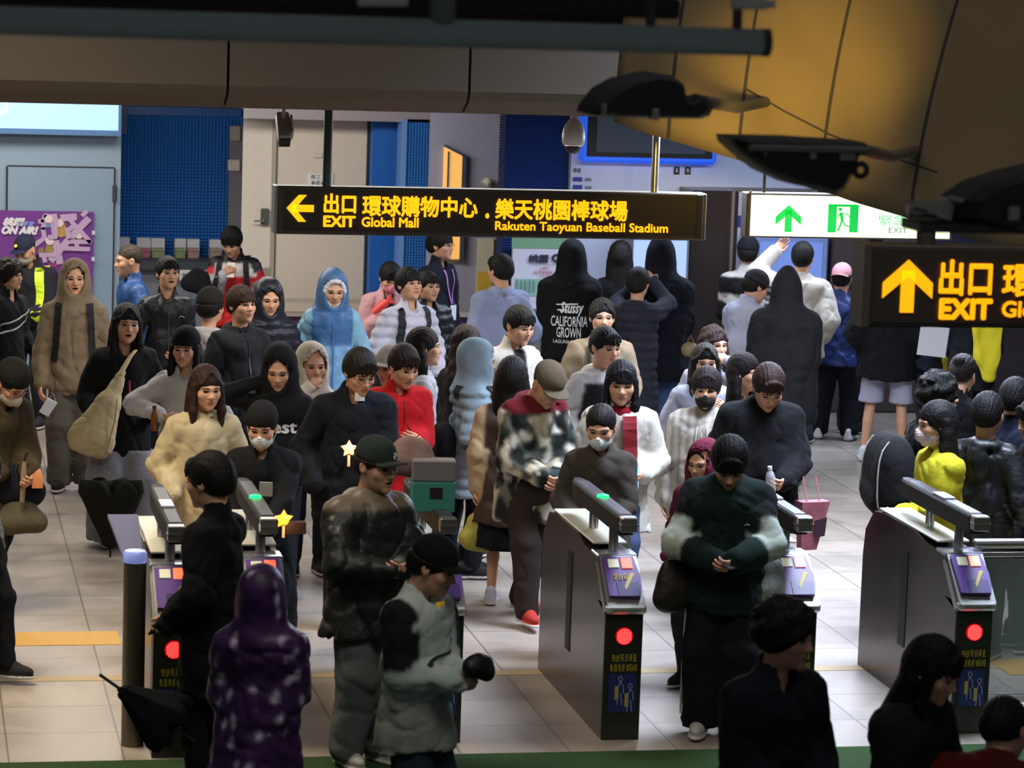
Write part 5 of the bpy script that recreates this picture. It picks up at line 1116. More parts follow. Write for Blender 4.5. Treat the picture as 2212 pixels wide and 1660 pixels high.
# ---------------------------------------------------------------- the crowd
def L_(h): return np.array(lin(h))
def z_stripes(cols, z0, z1, arm=False):
    def f(C, c):
        m = (c['q'][:, 2] > z0) & (c['q'][:, 2] < z1)
        if not arm: m &= ~c['arm']
        C[m] = lin(cols); return C
    return f
def z_camo(C, c):
    V = c['V']; n = waves(V, 5, 28, 60, n=7); n2 = waves(V, 8, 34, 80, n=7); C[:] = L_('#5d5c52'); C[n > .10] = L_('#1b1f1c'); C[n < -.16] = L_('#b7ae96'); C[n2 > .34] = L_('#2b3a36'); C[n2 < -.36] = L_('#d0cabb'); return C
def z_floral(C, c):
    V = c['V']; n = waves(V, 15, 60, 110, n=7); n2 = waves(V, 18, 30, 70, n=7); C[n2 > .25] = L_('#2a1636'); C[n > .40] = L_('#9c8cab'); C[n > .50] = L_('#cbbfd0'); return C
def z_hound(C, c):
    V = c['V']; m = (np.sin(V[:, 0]*160)*np.sin(V[:, 2]*160) > 0); C[c['arm'] & m] = L_('#cfcac0'); C[c['arm'] & ~m] = L_('#1a1a1a'); return C
def z_blueblock(C, c):
    q = c['q']; C[:] = L_('#6f9cc4'); C[(q[:, 2] > 1.16) & ~c['arm']] = L_('#3f6a9e'); C[c['arm']] = L_('#7fb0c8'); C[(q[:, 2] > 1.45)] = L_('#4a6f98'); C[(q[:, 0] < -.12) & (q[:, 2] > 1.02) & ~c['arm']] = L_('#3f6a9e'); return C
def z_redwhite(C, c):
    q = c['q']; C[(q[:, 2] > 1.26) & (q[:, 2] < 1.39) & (np.abs(q[:, 0]) > .03) & ~c['arm']] = L_('#dcd5d2'); C[c['arm'] & (c['t'] > .45)] = L_('#a3a5aa'); C[(q[:, 2] > 1.38)] = L_('#1a1a1c'); C[c['arm'] & (c['t'] < .2)] = L_('#1b1b1d'); return C
def z_pale_track(C, c):
    q = c['q']; C[c['arm'] & (c['t'] < .95) & (np.abs(q[:, 0]) > .17)] = L_('#17181a'); C[(q[:, 2] < 1.13) & ~c['arm']] = L_('#8d9488'); return C
def z_greensweat(C, c):
    C[c['arm'] & (c['t'] > .55) & (c['t'] < 1.35)] = L_('#aab3a6'); C[c['arm'] & (c['t'] <= .55)] = L_('#101614'); return C
def z_white_yoke_black(C, c):
    q = c['q']; C[(q[:, 2] > 1.24) & (q[:, 2] < 1.40)] = L_('#121214'); C[c['arm'] & (c['t'] > .6)] = L_('#151517'); return C
def z_varsity(C, c):
    C[c['arm'] & (np.abs(c['t']-.42) < .07)] = L_('#2c2e38'); C[c['arm'] & (np.abs(c['t']-.64) < .05)] = L_('#2c2e38'); return C
def z_knitstripe(C, c):
    V = c['V']; C[np.sin(c['q'][:, 0]*110) > .55] = L_('#8d857a'); return C
def z_vest_open(C, c):
    q = c['q']; C[(~c['arm']) & (q[:, 2] < 1.36)] = L_('#1d1d20'); return C
def z_innerlow(col, z): 
    def f(C, c): C[(c['q'][:, 2] < z) & ~c['arm']] = L_(col); return C
    return f

Pp = person
DH.update({16: -0.052, 23: 0.019, 24: -0.013, 25: 0.016, 26: -0.021, 28: -0.012, 29: 0.013, 33: -0.034, 36: -0.015, 37: 0.016, 39: 0.019, 42: -0.007, 43: -0.015, 53: -0.036, 55: -0.043, 56: -0.075, 57: -0.062, 60: 0.08})   # small height adjustments that keep neighbours apart
# --- back row, left
a = Pp(20, 560, 1.72, 55, 'person in a black tracksuit top with two pale chest stripes at the left edge', top='#17181b', style='jacket', hair='curly', hc='#1d1814', hem=.80, arms=('down', 'pocket'))
MW = mat('stripe_white', '#c9c7c2', .6)
strip(a, [(-.18, 1.20), (0, 1.26), (.16, 1.31)], .012, MW, 'chest_stripe'); strip(a, [(-.18, 1.13), (0, 1.19), (.17, 1.25)], .012, MW, 'chest_stripe')
a = Pp(48, 508, 1.76, -20, 'officer in navy cap and white face mask wearing a yellow-green reflective vest', top='#24262c', style='jacket', hair='buzz', hat='cap', hatc='#2a2d42', mask='#b9b2a8', head=(-20, 25), hem=.80, arms=('front', 'front'))
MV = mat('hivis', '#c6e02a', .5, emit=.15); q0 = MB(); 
for s in (-1, 1): strip(a, [(s*.10, 1.42), (s*.12, 1.25), (s*.13, .95)], .07, MV, 'vest_panel')
strip(a, [(.10, 1.42), (.13, 1.2), (.13, .95)], .07, MV, 'vest_panel', 1); strip(a, [(-.10, 1.42), (-.13, 1.2), (-.13, .95)], .07, MV, 'vest_panel', 1)
cb = MB(); c = a['HC']+a['RH']@np.array([0, -.10, .095]); cb.lathe([(.0, 0), (.016, 0), (.016, .004), (.0, .006)], (0, 0, 0), 10); o = cb.build('cap_badge', mat('badge_gold', '#d9a83a', .4, metal=.6), a['root']); o.location = c; o.rotation_euler = (1.1, 0, 0)
a = Pp(162, 562, 1.80, 0, 'person in a taupe hoodie with the hood up and black backpack straps', top='#86755e', hood='up', hair='parted', hem=.74, loose=.035, pants='#5e5a50', wide=.025, head=(2, -4), mouth=True, arms=((.26, -.10, .72, 0, .5), 'pocket'), hs=1.08)
backpack(a, 'black backpack on the taupe hoodie, only its straps showing', '#17181a', z=1.15)
m = a['hand-1']; t = held(a, 'folded_mask', 'white folded face mask dangling from the hand of the taupe hoodie', 'mask', (m[0]+.03, m[1]-.03, m[2]-.10)); t.rotation_euler = (.2, .5, t.rotation_euler.z); MB().box(-.045, .045, -.006, .006, -.07, .07, .004).build('mask_cloth', mat('mask_white', '#dcdfe4', .7), t)
MB().tube([(-.03, 0, .07), (-.02, 0, .12), (.03, 0, .07)], .002, 5).build('ear_loop', MATS['loop_white'], t)
a = Pp(278, 527, 1.74, -75, 'older person in a deep blue jacket facing left by the brochure holders', top='#24487e', style='jacket', hair='buzz', hc='#3d342c', hem=.78, loose=.02, shiny=True, arms=('pocket', 'pocket'), head=(-5, 6), hs=1.1)
a = Pp(362, 553, 1.75, 8, 'person in a black zipped jacket with short hair and thumb at the waist', top='#1b1d21', style='jacket', hair='short', hem=.76, arms=('pocket', (.07, -.24, 1.00, 0, .9)), head=(8, -4), mouth=True, shiny=True, hs=1.08)
strip(a, [(0, 1.36), (0, .85)], .010, mat('zip_dark', '#3a3c40', .4), 'zipper'); strip(a, [(.085, 1.262), (.10, 1.275), (.13, 1.262)], .006, MW, 'chest_logo')
a = Pp(497, 494, 1.78, -8, 'person in a red, white and black jacket looking down at a phone', top='#c01c22', style='jacket', hair='fringe', hem=.80, loose=.02, zone={'top': z_redwhite}, shiny=True, arms=((.06, -.26, 1.28, 0, 1.), 'pocket'), head=(-10, 28), hs=1.05)
phone(a, 'phone in a pale case held by the red and white jacket', -1, tilt=-.5, col='#d8d2cc'); backpack(a, 'black backpack with wide straps on the red and white jacket', '#19191b')
bag(at_Y(428, 607, 27.6), 'black soft bag under the arm left of the red and white jacket', 'bag', 'shoulder_bag', .36, .18, .26, '#131315', 0.3, .3, seed=4)
a = Pp(455, 622, 1.66, 150, 'person seen from behind in a black knitted cap and light grey hooded top', top='#a09b9b', hood='down', hair='short', hat='beanie', hatc='#1c1816', hem=.8, arms=('pocket', 'pocket'), hs=1.12)
a = Pp(520, 618, 1.76, 30, 'person in a long charcoal jacket with brown fringe looking right', top='#1d2024', style='jacket', hem=.62, hood='down', hair='fringe', hc='#2e1d14', loose=.02, arms=('pocket', 'pocket'), head=(5, -4), hs=1.08)
strip(a, [(0, 1.34), (0, .70)], .009, MATS['zip_dark'], 'zipper')
a = Pp(583, 605, 1.70, 12, 'person in a glossy black hood and navy padded jacket, face in shade', top='#1b1e2a', style='puffer', hood='up', hair='fringe', hem=.72, shiny=True, arms=('pocket', 'pocket'), head=(0, 12), hs=1.08)
a = Pp(722, 586, 1.76, 8, 'person in a two-tone blue rain jacket with a white inner hood', top='#6f9cc4', style='jacket', hood='up', hair='fringe', hem=.60, loose=.02, zone={'top': z_blueblock}, shiny=True, arms=('pocket', 'pocket'), pants='#2c3440', head=(2, 14), hs=1.08)
strip(a, [(0, 1.33), (0, .68)], .010, mat('zip_blue', '#3d6da8', .4), 'zipper')
g = Grid(a['HC']-.2, a['HC']+.2, .007)   # white lining ring of the hood
for i in range(18):
    t0, t1 = 2*PI*i/18, 2*PI*(i+1)/18; P0 = a['HC']+a['RH']@np.array([.078*math.sin(t0), -.082+.02*abs(math.sin(t0)), -.004+.105*math.cos(t0)]); P1 = a['HC']+a['RH']@np.array([.078*math.sin(t1), -.082+.02*abs(math.sin(t1)), -.004+.105*math.cos(t1)]); g.cap(P0, P1, .018, k=.01)
V, Q = g.mesh(); np_mesh('hood_lining', V, Q, np.tile(lin('#d8d6dc'), (len(V), 1)), M_CLOTH, a['root'])
# --- second row, left
a = Pp(276, 656, 1.72, 5, 'laughing person with long black hair, black jacket and cream sling bag', top='#131416', style='jacket', hair='long', hem=.66, loose=.03, pants='#8d8b92', wide=.085, shoes='#b9b5b0', arms=((.20, -.20, .98, 0, .9), 'pocket'), head=(6, 2), mouth=True, hs=1.1, roll=3)
strip(a, [(.03, 1.22), (.04, .98)], .014, mat('pink_cord', '#c22a4a', .5), 'pink_cord')
w = local_to_world(a, (-.19, -.27, .93)); t = empty('sling_bag', w, a['th'], 'cream canvas sling bag hanging across the laughing person in black', 'bag'); g = Grid((-.30, -.20, -.34), (.45, .25, .52), .010)
g.fcap(roty(.38), (0, 0, 0), (-.06, 0, -.14), (.05, 0, -.14), .115, .115, .55, k=.04).fcap(roty(.38), (0, 0, 0), (0, 0, -.05), (.0, 0, .14), .15, .085, .5, k=.05).fcap(roty(.42), (0, 0, 0), (0, 0, .14), (.0, .06, .42), .075, .028, .45, k=.05)
g.disp(lambda P: .016*waves(P, 4, 14, 34, (1, 1, .5), 4)+.008*np.exp(-(waves(P, 6, 20, 44, n=4)/.09)**2)); V, Q = g.mesh(); np_mesh('bag_body', V, Q, np.tile(lin('#c9b68e'), (len(V), 1)), M_CLOTH, t)
MB().tube([(.14, .03, .34), (.22, .09, .47), (.26, .16, .50)], [.028, .022, .018], 10, sq=.4).build('strap', mat('strap_cream', '#c9b68e', .9), t, True); MB().tube([(.03, -.075, -.25), (.10, -.075, .02), (.12, -.05, .18)], .004, 6).build('zipper', mat('zip_tan', '#8a7a58', .6), t)
a = Pp(402, 707, 1.62, -12, 'person in a black hat and fluffy pale grey jacket with a raised hand', top='#b9b6b2', style='jacket', hair='longbang', hat='beanie', hatc='#121214', hem=.68, loose=.035, sleeve='#bdbbb8', pants='#1a1a1e', arms=((.14, -.24, 1.14, 0, .9), 'pocket'), zone={'top': z_innerlow('#aaa7a4', 1.0)}, head=(-4, 4), hs=1.1, pole=[(-1, .2, -.1), (.5, .5, -.7)])
w = local_to_world(a, (-.16, -.28, 1.06)); t = empty('fruit_drink', w, 0, 'brown bottle drink dangling from the hand of the fluffy grey jacket', 'bottle'); MB().lathe([(.0, -.09), (.022, -.088), (.024, .02), (.012, .05), (.012, .07), (.0, .072)], n=14).build('bottle_body', mat('drink_brown', '#7a4a22', .3), t, True); MB().lathe([(.0, .066), (.014, .066), (.014, .085), (.0, .086)], n=12).build('bottle_cap', mat('cap_purple', '#3a2440', .4), t)
a = Pp(447, 790, 1.64, 12, 'person in a cream hoodie with long brown hair, looking down', top='#bfae88', hood='down', hair='long', hc='#33201a', hem=.56, loose=.03, arms=('pocket', 'pocket'), head=(8, 8), pants='#2a2a2e', hs=1.12)
strip(a, [(0, 1.30), (0, .62)], .006, mat('seam_cream', '#b8a680', .7), 'zipper')
a = Pp(603, 752, 1.66, -10, 'person with auburn fringe under a black hood holding one hand to the ear', top='#121214', hood='up', hair='fringe', hc='#55301c', hem=.74, arms=((.155, -.09, 1.50, 0, .45), 'pocket'), head=(4, 18), hs=1.1)
print_text(a, 'est', .07, .06, 1.20, -1, mat('print_white', '#cfcfcf', .6), width=.17, height=.075, name='chest_print', offset=.003)
a = Pp(676, 744, 1.55, 10, 'person in a cream fleece hood covering the face with one hand', top='#141416', style='jacket', hood='up', hair='longbang', hem=.7, zone={'top': lambda C, c: (C.__setitem__(c['q'][:, 2] > 1.385, L_('#cfc3b0')), C)[1]}, arms=((.03, -.165, 1.49, 0, .45), 'pocket'), head=(6, 4), hs=1.12)
a = Pp(785, 757, 1.80, 14, 'broad person in a black sweater with glasses and a mask pulled under the chin', top='#0f1116', style='sweater', collar=True, hair='short', hc='#1f1813', hem=.70, loose=.045, girth=1.12, glasses=True, pants='#101115', arms=((.26, -.12, .92, 1, 0), (.09, -.30, .98, 0, .8)), head=(12, 22), hs=1.12)
t = held(a, 'chin_mask', 'crumpled white mask under the chin of the broad black sweater', 'mask', a['HC']+a['RH']@np.array([-.012, -.085, -.125])); MB().hull([(x*.03, y*.012, z*.028) for x in (-1, 1) for y in (-1, 1) for z in (-1, 1)]+[(0, -.02, 0)]).build('mask_cloth', MATS['mask_white'], t, True)
def star(world, label, col='#ff9a3c', r=.062, rz=0, em=2.0):
    t = empty('star_light', world, rz, label, 'light'); pts = [((r if i % 2 == 0 else r*.55)*math.sin(2*PI*i/10), (r if i % 2 == 0 else r*.55)*math.cos(2*PI*i/10)) for i in range(10)]
    mb = MB(); vs = [(0, -.030, 0), (0, .030, 0)]+[(x, 0, z) for x, z in pts]; fs = [(0, 2+i, 2+(i+1) % 10) for i in range(10)]+[(1, 2+(i+1) % 10, 2+i) for i in range(10)]; mb.add(vs, fs); mb.build('star_body', mat('star_'+col, col, .5, emit=em), t)
    MB().tube([(0, 0, -.04), (0, 0, -.11)], .009, 8).build('handle', MATS['star_h'] if 'star_h' in MATS else mat('star_h', '#e8c8a8', .4), t); light('star_lamp', 'POINT', Vector(world)+Vector((0, -.08, 0)), world, 1.2, (1, .6, .25), .04); return t
star(at_Y(754, 970, local_to_world(a, (.09, -.42, 1)).y), 'pale glowing star light held by the broad black sweater', '#ffb98a', .056, em=1.1)
# --- third row, left and middle
a = Pp(566, 872, 1.60, -6, 'person in a black knitted cap, white mask and long black coat holding a glowing star', top='#0e0f12', style='coat', hair='bun', hat='beanie', hatc='#151414', mask='#c3c8c2', hem=.24, loose=.045, arms=((.16, -.2, .92, 0, .9), (.06, -.30, .92, 0, .9)), head=(-2, 16), pants='#0f0f12', hs=1.1)
yy = local_to_world(a, (0, -.40, 1)).y; star(at_Y(613, 1122, yy), 'bright orange glowing star light in front of the long black coat', '#ff9020', .058, em=3.0)
w = at_Y(638, 1140, yy+.02); t = empty('gloved_hand', w, 0, 'dark red-brown gloved hand beside the orange star light', 'pouch'); MB().hull([(x*.06, y*.03, z*.035) for x in (-1, 1) for y in (-1, 1) for z in (-1, 1)]).build('glove_body', mat('glove_brown', '#2a130c', .6), t, True)  # plain block standing in for the gloved hand at the star
w = local_to_world(a, (-.02, -.16, 1.08)); t = empty('chest_patch', w, a['th'], 'pale grey square card pinned on the long black coat', 'card'); MB().box(.02, .10, -.012, -.004, -.04, .05, .004).build('card_face', mat('patch_grey', '#6f7472', .6), t)
# --- middle back
a = Pp(846, 570, 1.62, 10, 'person in a pale pink jacket with a pink face mask behind the white puffer', top='#c99aa0', style='jacket', hair='fringe', mask='#e08a98', hem=.76, loose=.02, inner='#151517', arms=((.1, -.2, 1.2, 0, .9), 'pocket'), head=(5, 22), hs=1.05)
w = at_Y(828, 662, local_to_world(a, (0, -.20, 1)).y); t = empty('red_glove_toy', w, 0, 'red inflated hand-shaped toy in front of the pink jacket', 'toy'); mb = MB(); mb.tube([(-.09, 0, -.06), (-.03, 0, -.01), (.03, 0, .04)], [.025, .038, .036], 12)
for i in range(4): mb.tube([(.03, 0, .04), (.06+.012*i, 0, .10-.022*i)], [.016, .010], 8)
mb.build('toy_body', mat('toy_red', '#e0483e', .4, emit=.1), t, True)
a = Pp(880, 578, 1.74, 28, 'person in a white puffer jacket with black backpack straps looking up right', top='#c3c3d2', style='puffer', hair='fringe', hem=.70, arms=('pocket', 'pocket'), head=(6, -10), hs=1.08); backpack(a, 'black backpack on the white puffer jacket, straps over both shoulders', '#1b2024', z=1.15)
a = Pp(925, 585, 1.68, 35, 'person in a black puffer half hidden behind the white puffer jacket', top='#15171a', style='puffer', hair='short', hem=.74, arms=('pocket', 'pocket'), shiny=True)
a = Pp(950, 497, 1.82, 55, 'tall person in a navy jacket with a lilac lanyard and white badge', top='#1a1c26', style='jacket', hair='fringe', glasses=True, hem=.78, loose=.02, arms=('down', 'down'), head=(10, -2), hs=1.05)
ML = mat('lanyard', '#a87ab4', .5); strip(a, [(-.07, 1.40), (-.05, 1.28), (.0, 1.10)], .014, ML, 'lanyard_strap'); strip(a, [(.06, 1.40), (.05, 1.28), (.0, 1.10)], .014, ML, 'lanyard_strap')
p0 = torso_hit(a, 0, 1.03, -1, .02); t = held(a, 'name_badge', 'white name badge hanging on the tall navy jacket', 'badge', tuple(p0)); MB().box(-.045, .045, -.003, .003, -.07, .07, .002).build('card', mat('badge_white', '#dfe3ea', .4), t); MB().box(-.012, .012, -.005, .004, .07, .09).build('clip', M_steel, t)
a = Pp(1083, 548, 1.76, -150, 'stout person in a pale blue-grey sweatshirt seen from behind', top='#8f97b4', style='sweater', hair='short', hc='#15130f', hem=.80, loose=.045, girth=1.12, arms=('pocket', 'down'), head=(8, 0), hs=1.1)
a = Pp(1128, 662, 1.72, 30, 'person in a cream jacket over a black top with a thin necklace', top='#c9c3b6', style='jacket', hair='short', inner='#151518', hem=.78, loose=.03, arms=('pocket', 'pocket'), head=(12, 14), hs=1.12)
strip(a, [(-.045, 1.36), (0, 1.28), (.045, 1.36)], .004, mat('silver', '#c8c8cc', .2, metal=.9), 'necklace')
a = Pp(915, 707, 1.64, 95, 'person with long straight dark hair in profile wearing a white jacket', top='#bdb9bc', style='jacket', hair='longback', hc='#1c1210', hem=.7, arms=('pocket', 'pocket'), head=(0, 0), hs=1.1)
a = Pp(842, 745, 1.60, -40, 'person in a beige cap behind the red jacket', top='#2a1f1c', style='jacket', hair='short', hat='cap', hatc='#a69f94', hem=.75, arms=('pocket', 'pocket'), head=(0, 10), hs=1.1)
a = Pp(880, 747, 1.66, 22, 'person in a bright red jacket looking down at clasped hands', top='#b5161c', style='jacket', hair='short', hc='#231a15', hem=.62, loose=.035, arms=((.05, -.26, 1.10, 0, 1.1), (.03, -.26, 1.12, 0, 1.1)), head=(8, 20), pants='#1b1b20', hs=1.12)
strip(a, [(0, 1.36), (0, .95)], .008, mat('zip_red', '#7a0e12', .5), 'zipper')
a = Pp(1008, 703, 1.66, 140, 'person with long wavy dark brown hair and dark coat seen from behind', top='#1c1413', style='coat', hair='wave', hc='#2c1c18', hem=.5, loose=.02, arms=('pocket', 'chest'), hs=1.1)
a = Pp(1040, 735, 1.62, 100, 'person in a pale blue-grey puffer with the hood up facing right', top='#8fa3ae', style='puffer', hood='up', hair='fringe', hem=.62, arms=('pocket', 'pocket'), pants='#17181c', head=(0, 8), hs=1.08)
t = backpack(a, 'black bag with a thin strap over the pale blue-grey puffer', '#14151a', (.26, .13, .36), 1.0)
a = Pp(1108, 770, 1.62, 172, 'person with long black hair in a brown coat with beige sleeves seen from behind', top='#463831', style='coat', hair='longback', hc='#120f0e', sleeve='#b59a77', hem=.60, loose=.03, lower='skirt', skirt='#0f1016', shoes='#b9b9c6', arms=('pocket', (.24, .02, .76, 0, .9)), hs=1.16)
h_ = a['hand1']; w = local_to_world(a, (h_[0], h_[1], h_[2]-.20)); bag(w, 'translucent yellow plastic bag carried by the brown coat', 'bag', 'plastic_bag', .20, .12, .30, '#a59a3c', 0, .05, [(0, 0, .06), (0, 0, .20)], seed=6, shiny=True, slump=.7)
a = Pp(1200, 790, 1.74, 28, 'person in a camouflage jacket and olive cap with a dark red hood', top='#5d5c52', style='jacket', hood='down', hair='buzz', hat='cap', hatc='#5b5140', hem=.66, loose=.045, zone={'top': lambda C, c: (lambda D: (D.__setitem__(c['q'][:, 2] > 1.385, L_('#5e141c')), D)[1])(z_camo(C, c))}, pants='#2c211c', wide=.02, legs='walk', shoes='#a8322c', arms=((.05, -.28, 1.02, 0, .9), (.06, -.27, 1.00, 0, .9)), head=(8, 36), lean=8, hs=1.12)
a = Pp(1310, 706, 1.72, 22, 'person with swept black hair, white hood and black vest', top='#bcb8b6', style='hoodie', hood='down', hair='short', hem=.74, loose=.02, zone={'top': z_vest_open}, arms=('pocket', 'pocket'), head=(14, 6), hs=1.1)
a = Pp(1302, 645, 1.74, 5, 'person in a tan jacket over a white shirt with a bag strap', top='#8f8069', style='jacket', hair='parted', inner='#c3bdb8', hem=.76, loose=.03, arms=('pocket', 'pocket'), head=(4, 0), hs=1.08)
strip(a, [(-.10, 1.40), (-.09, 1.2), (-.07, 1.0)], .030, mat('strap_brownish', '#3a332c', .7), 'bag_strap')
a = Pp(1344, 780, 1.66, 0, 'person with long black hair, dark red scarf and white cardigan', top='#cbc6ba', style='jacket', hair='longbang', hc='#120e10', hem=.60, loose=.05, inner='#a39a90', pants='#3c4a68', shoes='#e0e0e0', arms=('pocket', (.17, -.22, 1.02, 0, .9)), head=(4, 10), hs=1.14, legs='walk2')
MS = mat('scarf_red', '#7f0f1c', .85, noise=.2)
g = Grid(a['T']((0, 0, 1.42))-.25, a['T']((0, 0, 1.42))+.25, .009)
for i in range(14):
    t0, t1 = 2*PI*i/14, 2*PI*(i+1)/14; g.cap(a['T']((.078*math.cos(t0), .0+.078*math.sin(t0), 1.435-.025*math.sin(t0+PI))), a['T']((.078*math.cos(t1), .0+.078*math.sin(t1), 1.435-.025*math.sin(t1+PI))), .034*a['k'], k=.02)
g.disp(lambda P: .005*waves(P, 3, 60, 120)); V, Q = g.mesh(); np_mesh('scarf', V, Q, np.tile(lin('#7f0f1c'), (len(V), 1)), M_CLOTH, a['root']); strip(a, [(.07, 1.40), (.085, 1.15), (.08, .92)], .095, MS, 'scarf_end', th=.012, off=.022)
phone(a, 'phone in a light blue case held by the white cardigan', 1, tilt=-.4, col='#7fc0d8')
a = Pp(1298, 876, 1.60, -4, 'person in a grey-brown coat and white face mask behind the middle gate', top='#3b352f', style='coat', hair='bun', hc='#17110f', mask='#c9d2cc', hem=.56, loose=.03, arms=((.16, -.2, 1.0, 1, 0), 'low'), head=(-4, 18), hs=1.12)
# --- back right, mostly backs
a = Pp(1237, 519, 1.84, 178, 'person in a black hoodie with white lettering on the back, hood up', top='#0e0f11', hood='up', hair='short', hem=.74, loose=.05, girth=1.08, pants='#9aa0ac', wide=.03, arms=('front', 'front'), hs=1.10)
MP = mat('print_bright', '#d8d8d4', .6, emit=.05); k_ = 1
print_text(a, 'Stüssy', .1, -.02, 1.20, 1, MP, width=.19, height=.12, name='back_print', shear=.25, offset=.0025); strip(a, [(.11, 1.235), (-.07, 1.245)], .010, MP, 'back_print', 1); strip(a, [(.10, 1.19), (.02, 1.195)], .010, MP, 'back_print', 1)
print_text(a, 'CALIFORNIA', .1, 0, 1.10, 1, MP, width=.30, height=.085, name='back_print', offset=.001); print_text(a, 'GROWN', .1, 0, 1.01, 1, MP, width=.20, height=.085, name='back_print', offset=.001); print_text(a, 'LAGUNA BEACH', .1, 0, .935, 1, MP, width=.25, height=.03, name='back_print', offset=.001)
a = Pp(1342, 520, 1.72, 165, 'person with long black hair at the lit ticket machine, seen from behind', top='#151517', style='jacket', hair='longback', hc='#16110f', hem=.7, arms=('front', 'front'), hs=1.15)
a = Pp(1430, 516, 1.90, 172, 'tall person in a very dark navy pointed hood and blue jeans', top='#0e1018', hood='up', hair='short', hem=.62, loose=.06, girth=1.1, pants='#40557f', wide=.02, arms=('front', 'pocket'), hs=1.12, hoodpt=True)
w = local_to_world(a, (-.30, .1, .98)); bag(w, 'small glossy gold handbag beside the dark navy hood', 'bag', 'handbag', .14, .08, .15, '#8a7a55', 0, 0, [(-.04, 0, .04), (0, 0, .12), (.04, 0, .04)], shiny=True, seed=9)
a = Pp(1378, 577, 1.66, 160, 'person in a dark grey padded jacket raising a phone with both hands', top='#262832', style='puffer', hood='down', hair='short', hem=.5, arms=((.02, -.34, 1.60, 0, .9), (.13, -.34, 1.58, 0, .9)), pants='#1f2436', head=(0, -6), hs=1.1)
yy = local_to_world(a, (0, .2, 1)).y; w = at_Y(1402, 606, local_to_world(a, (0, -.34, 1)).y); t = empty('mobile_phone', w, -.3, 'glittery pink phone raised by the dark padded jacket', 'phone'); t.rotation_euler = (.1, PI/2-.2, -.25); MB().box(-.045, .045, -.006, .006, -.085, .085, .006).build('case', mat('case_pinkglit', '#b68aa6', .25, noise=.8, nscale=60), t); MB().box(-.038, .038, .006, .008, -.078, .078).build('screen', mat('phone_lit', '#a8b8d8', .2, emit=.6), t); MB().box(-.035, -.01, -.010, -.006, .04, .075, .003).build('camera_bump', M_black, t)
a = Pp(1617, 512, 1.78, 176, 'person in a white and black jacket with a pinkish collar under a black cap', top='#b9b4ae', style='jacket', hair='short', hat='beanie', hatc='#14141a', hem=.72, loose=.03, fur='#b08f92', zone={'top': z_white_yoke_black}, arms=('front', 'front'), hs=1.1)
a = Pp(1735, 522, 1.80, 172, 'person in a cream jacket raising the left arm, seen from behind', top='#c2baad', style='shirt', hair='short', hc='#15120f', hem=.76, loose=.045, girth=1.05, pants='#30323a', arms=('pocket', (.27, -.20, 1.64, 0, .3)), hs=1.12, pole=[(-.5, .5, -.7), (1.0, .1, -.35)])
a = Pp(1642, 583, 1.70, 140, 'person in a white varsity jacket with dark arm bands and grey cap', top='#a9adc0', style='jacket', hair='short', hat='cap', hatc='#2b2d33', hem=.66, loose=.04, zone={'top': z_varsity}, arms=('phone', 'phone'), head=(-20, 18), lean=6, hs=1.1, pants='#9a928c')
a = Pp(1700, 588, 1.78, 178, 'person in a big black hoodie with pointed hood and grey trousers', top='#16171b', hood='up', hair='short', hem=.55, loose=.085, girth=1.12, pants='#55585f', wide=.02, arms=('front', 'front'), hs=1.12, head=(10, 10), hoodpt=True)
a = Pp(1820, 567, 1.60, 168, 'person in a pink cap and shiny blue satin jacket, seen from behind', top='#22346e', style='jacket', hair='short', hat='capback', hatc='#d39aa0', hem=.76, shiny=True, loose=.02, pants='#14151b', wide=.03, shoes='#dfe1e6', arms=('front', 'pocket'), hs=1.1, legs='apart', zone={'top': lambda C, c: (C.__setitem__(c['arm'] & (c['side'] > 0), L_('#14151c')), C)[1]})
a = Pp(1856, 590, 1.50, 165, 'person in a black coat and white collar behind the left end of the near sign', top='#141518', style='coat', hood='down', hair='short', hem=.6, arms=('front', 'front'), zone={'top': lambda C, c: (C.__setitem__(c['q'][:, 2] > 1.40, L_('#c9ccd4')), C)[1]})
a = Pp(1928, 560, 1.80, 176, 'person in a black jacket and pale grey shorts with bare legs', top='#101114', style='jacket', hair='short', hem=.72, loose=.06, girth=1.05, lower='shorts', pants='#aaa9be', wide=.025, legs='apart', shoes='#d8d8dc', arms=('pocket', 'pocket'))
a = Pp(2030, 575, 1.72, 160, 'person behind the near sign holding white paper, navy trousers', top='#20242c', style='jacket', hair='short', hem=.80, pants='#151a2e', arms=('down', 'down'))
w = at_Y(2018, 738, local_to_world(a, (0, .35, 1)).y-.55); t = empty('paper_sheet', w, 0, 'white paper sheet hanging below the near exit sign', 'paper'); t.rotation_euler = (0, .1, 0); MB().box(-.14, .12, -.004, .004, -.13, .13, .001).build('sheet', mat('paper_white', '#c9cad4', .6), t)
def garment(world, pts, label, col, name='yellow_garment', d=.05):
    t = empty(name, world, 0, label, 'garment'); g = Grid((-.35, -.15, -.55), (.35, .15, .3), .011)
    for (p, q_, r1, r2) in pts: g.cap((p[0]*1.13, 0, p[1]*1.13), (q_[0]*1.13, .02, q_[1]*1.13), r1*1.13, r2*1.13, k=.05)
    g.F = np.maximum(g.F, np.abs(g.ax[1])[None, :, None]-d).astype(np.float32); g.disp(lambda P: .012*waves(P, 7, 30, 60, (1, 1, .25))); V, Q = g.mesh(); np_mesh('cloth', V, Q, np.tile(lin(col), (len(V), 1)), M_CLOTH, t); return t
Yg = 24.2
garment(at_Y(2130, 745, Yg), [((0, .15), (.02, -.08), .12, .10), ((.02, -.08), (.04, -.24), .09, .05)], 'bright yellow folded jacket hanging below the near exit sign', '#d8cc2c')
garment(at_Y(2055, 745, Yg+.8), [((.02, .14), (-.01, -.12), .075, .045), ((-.01, -.12), (-.04, -.22), .045, .02)], 'narrow yellow cloth beside the white paper below the near sign', '#b5a92e')
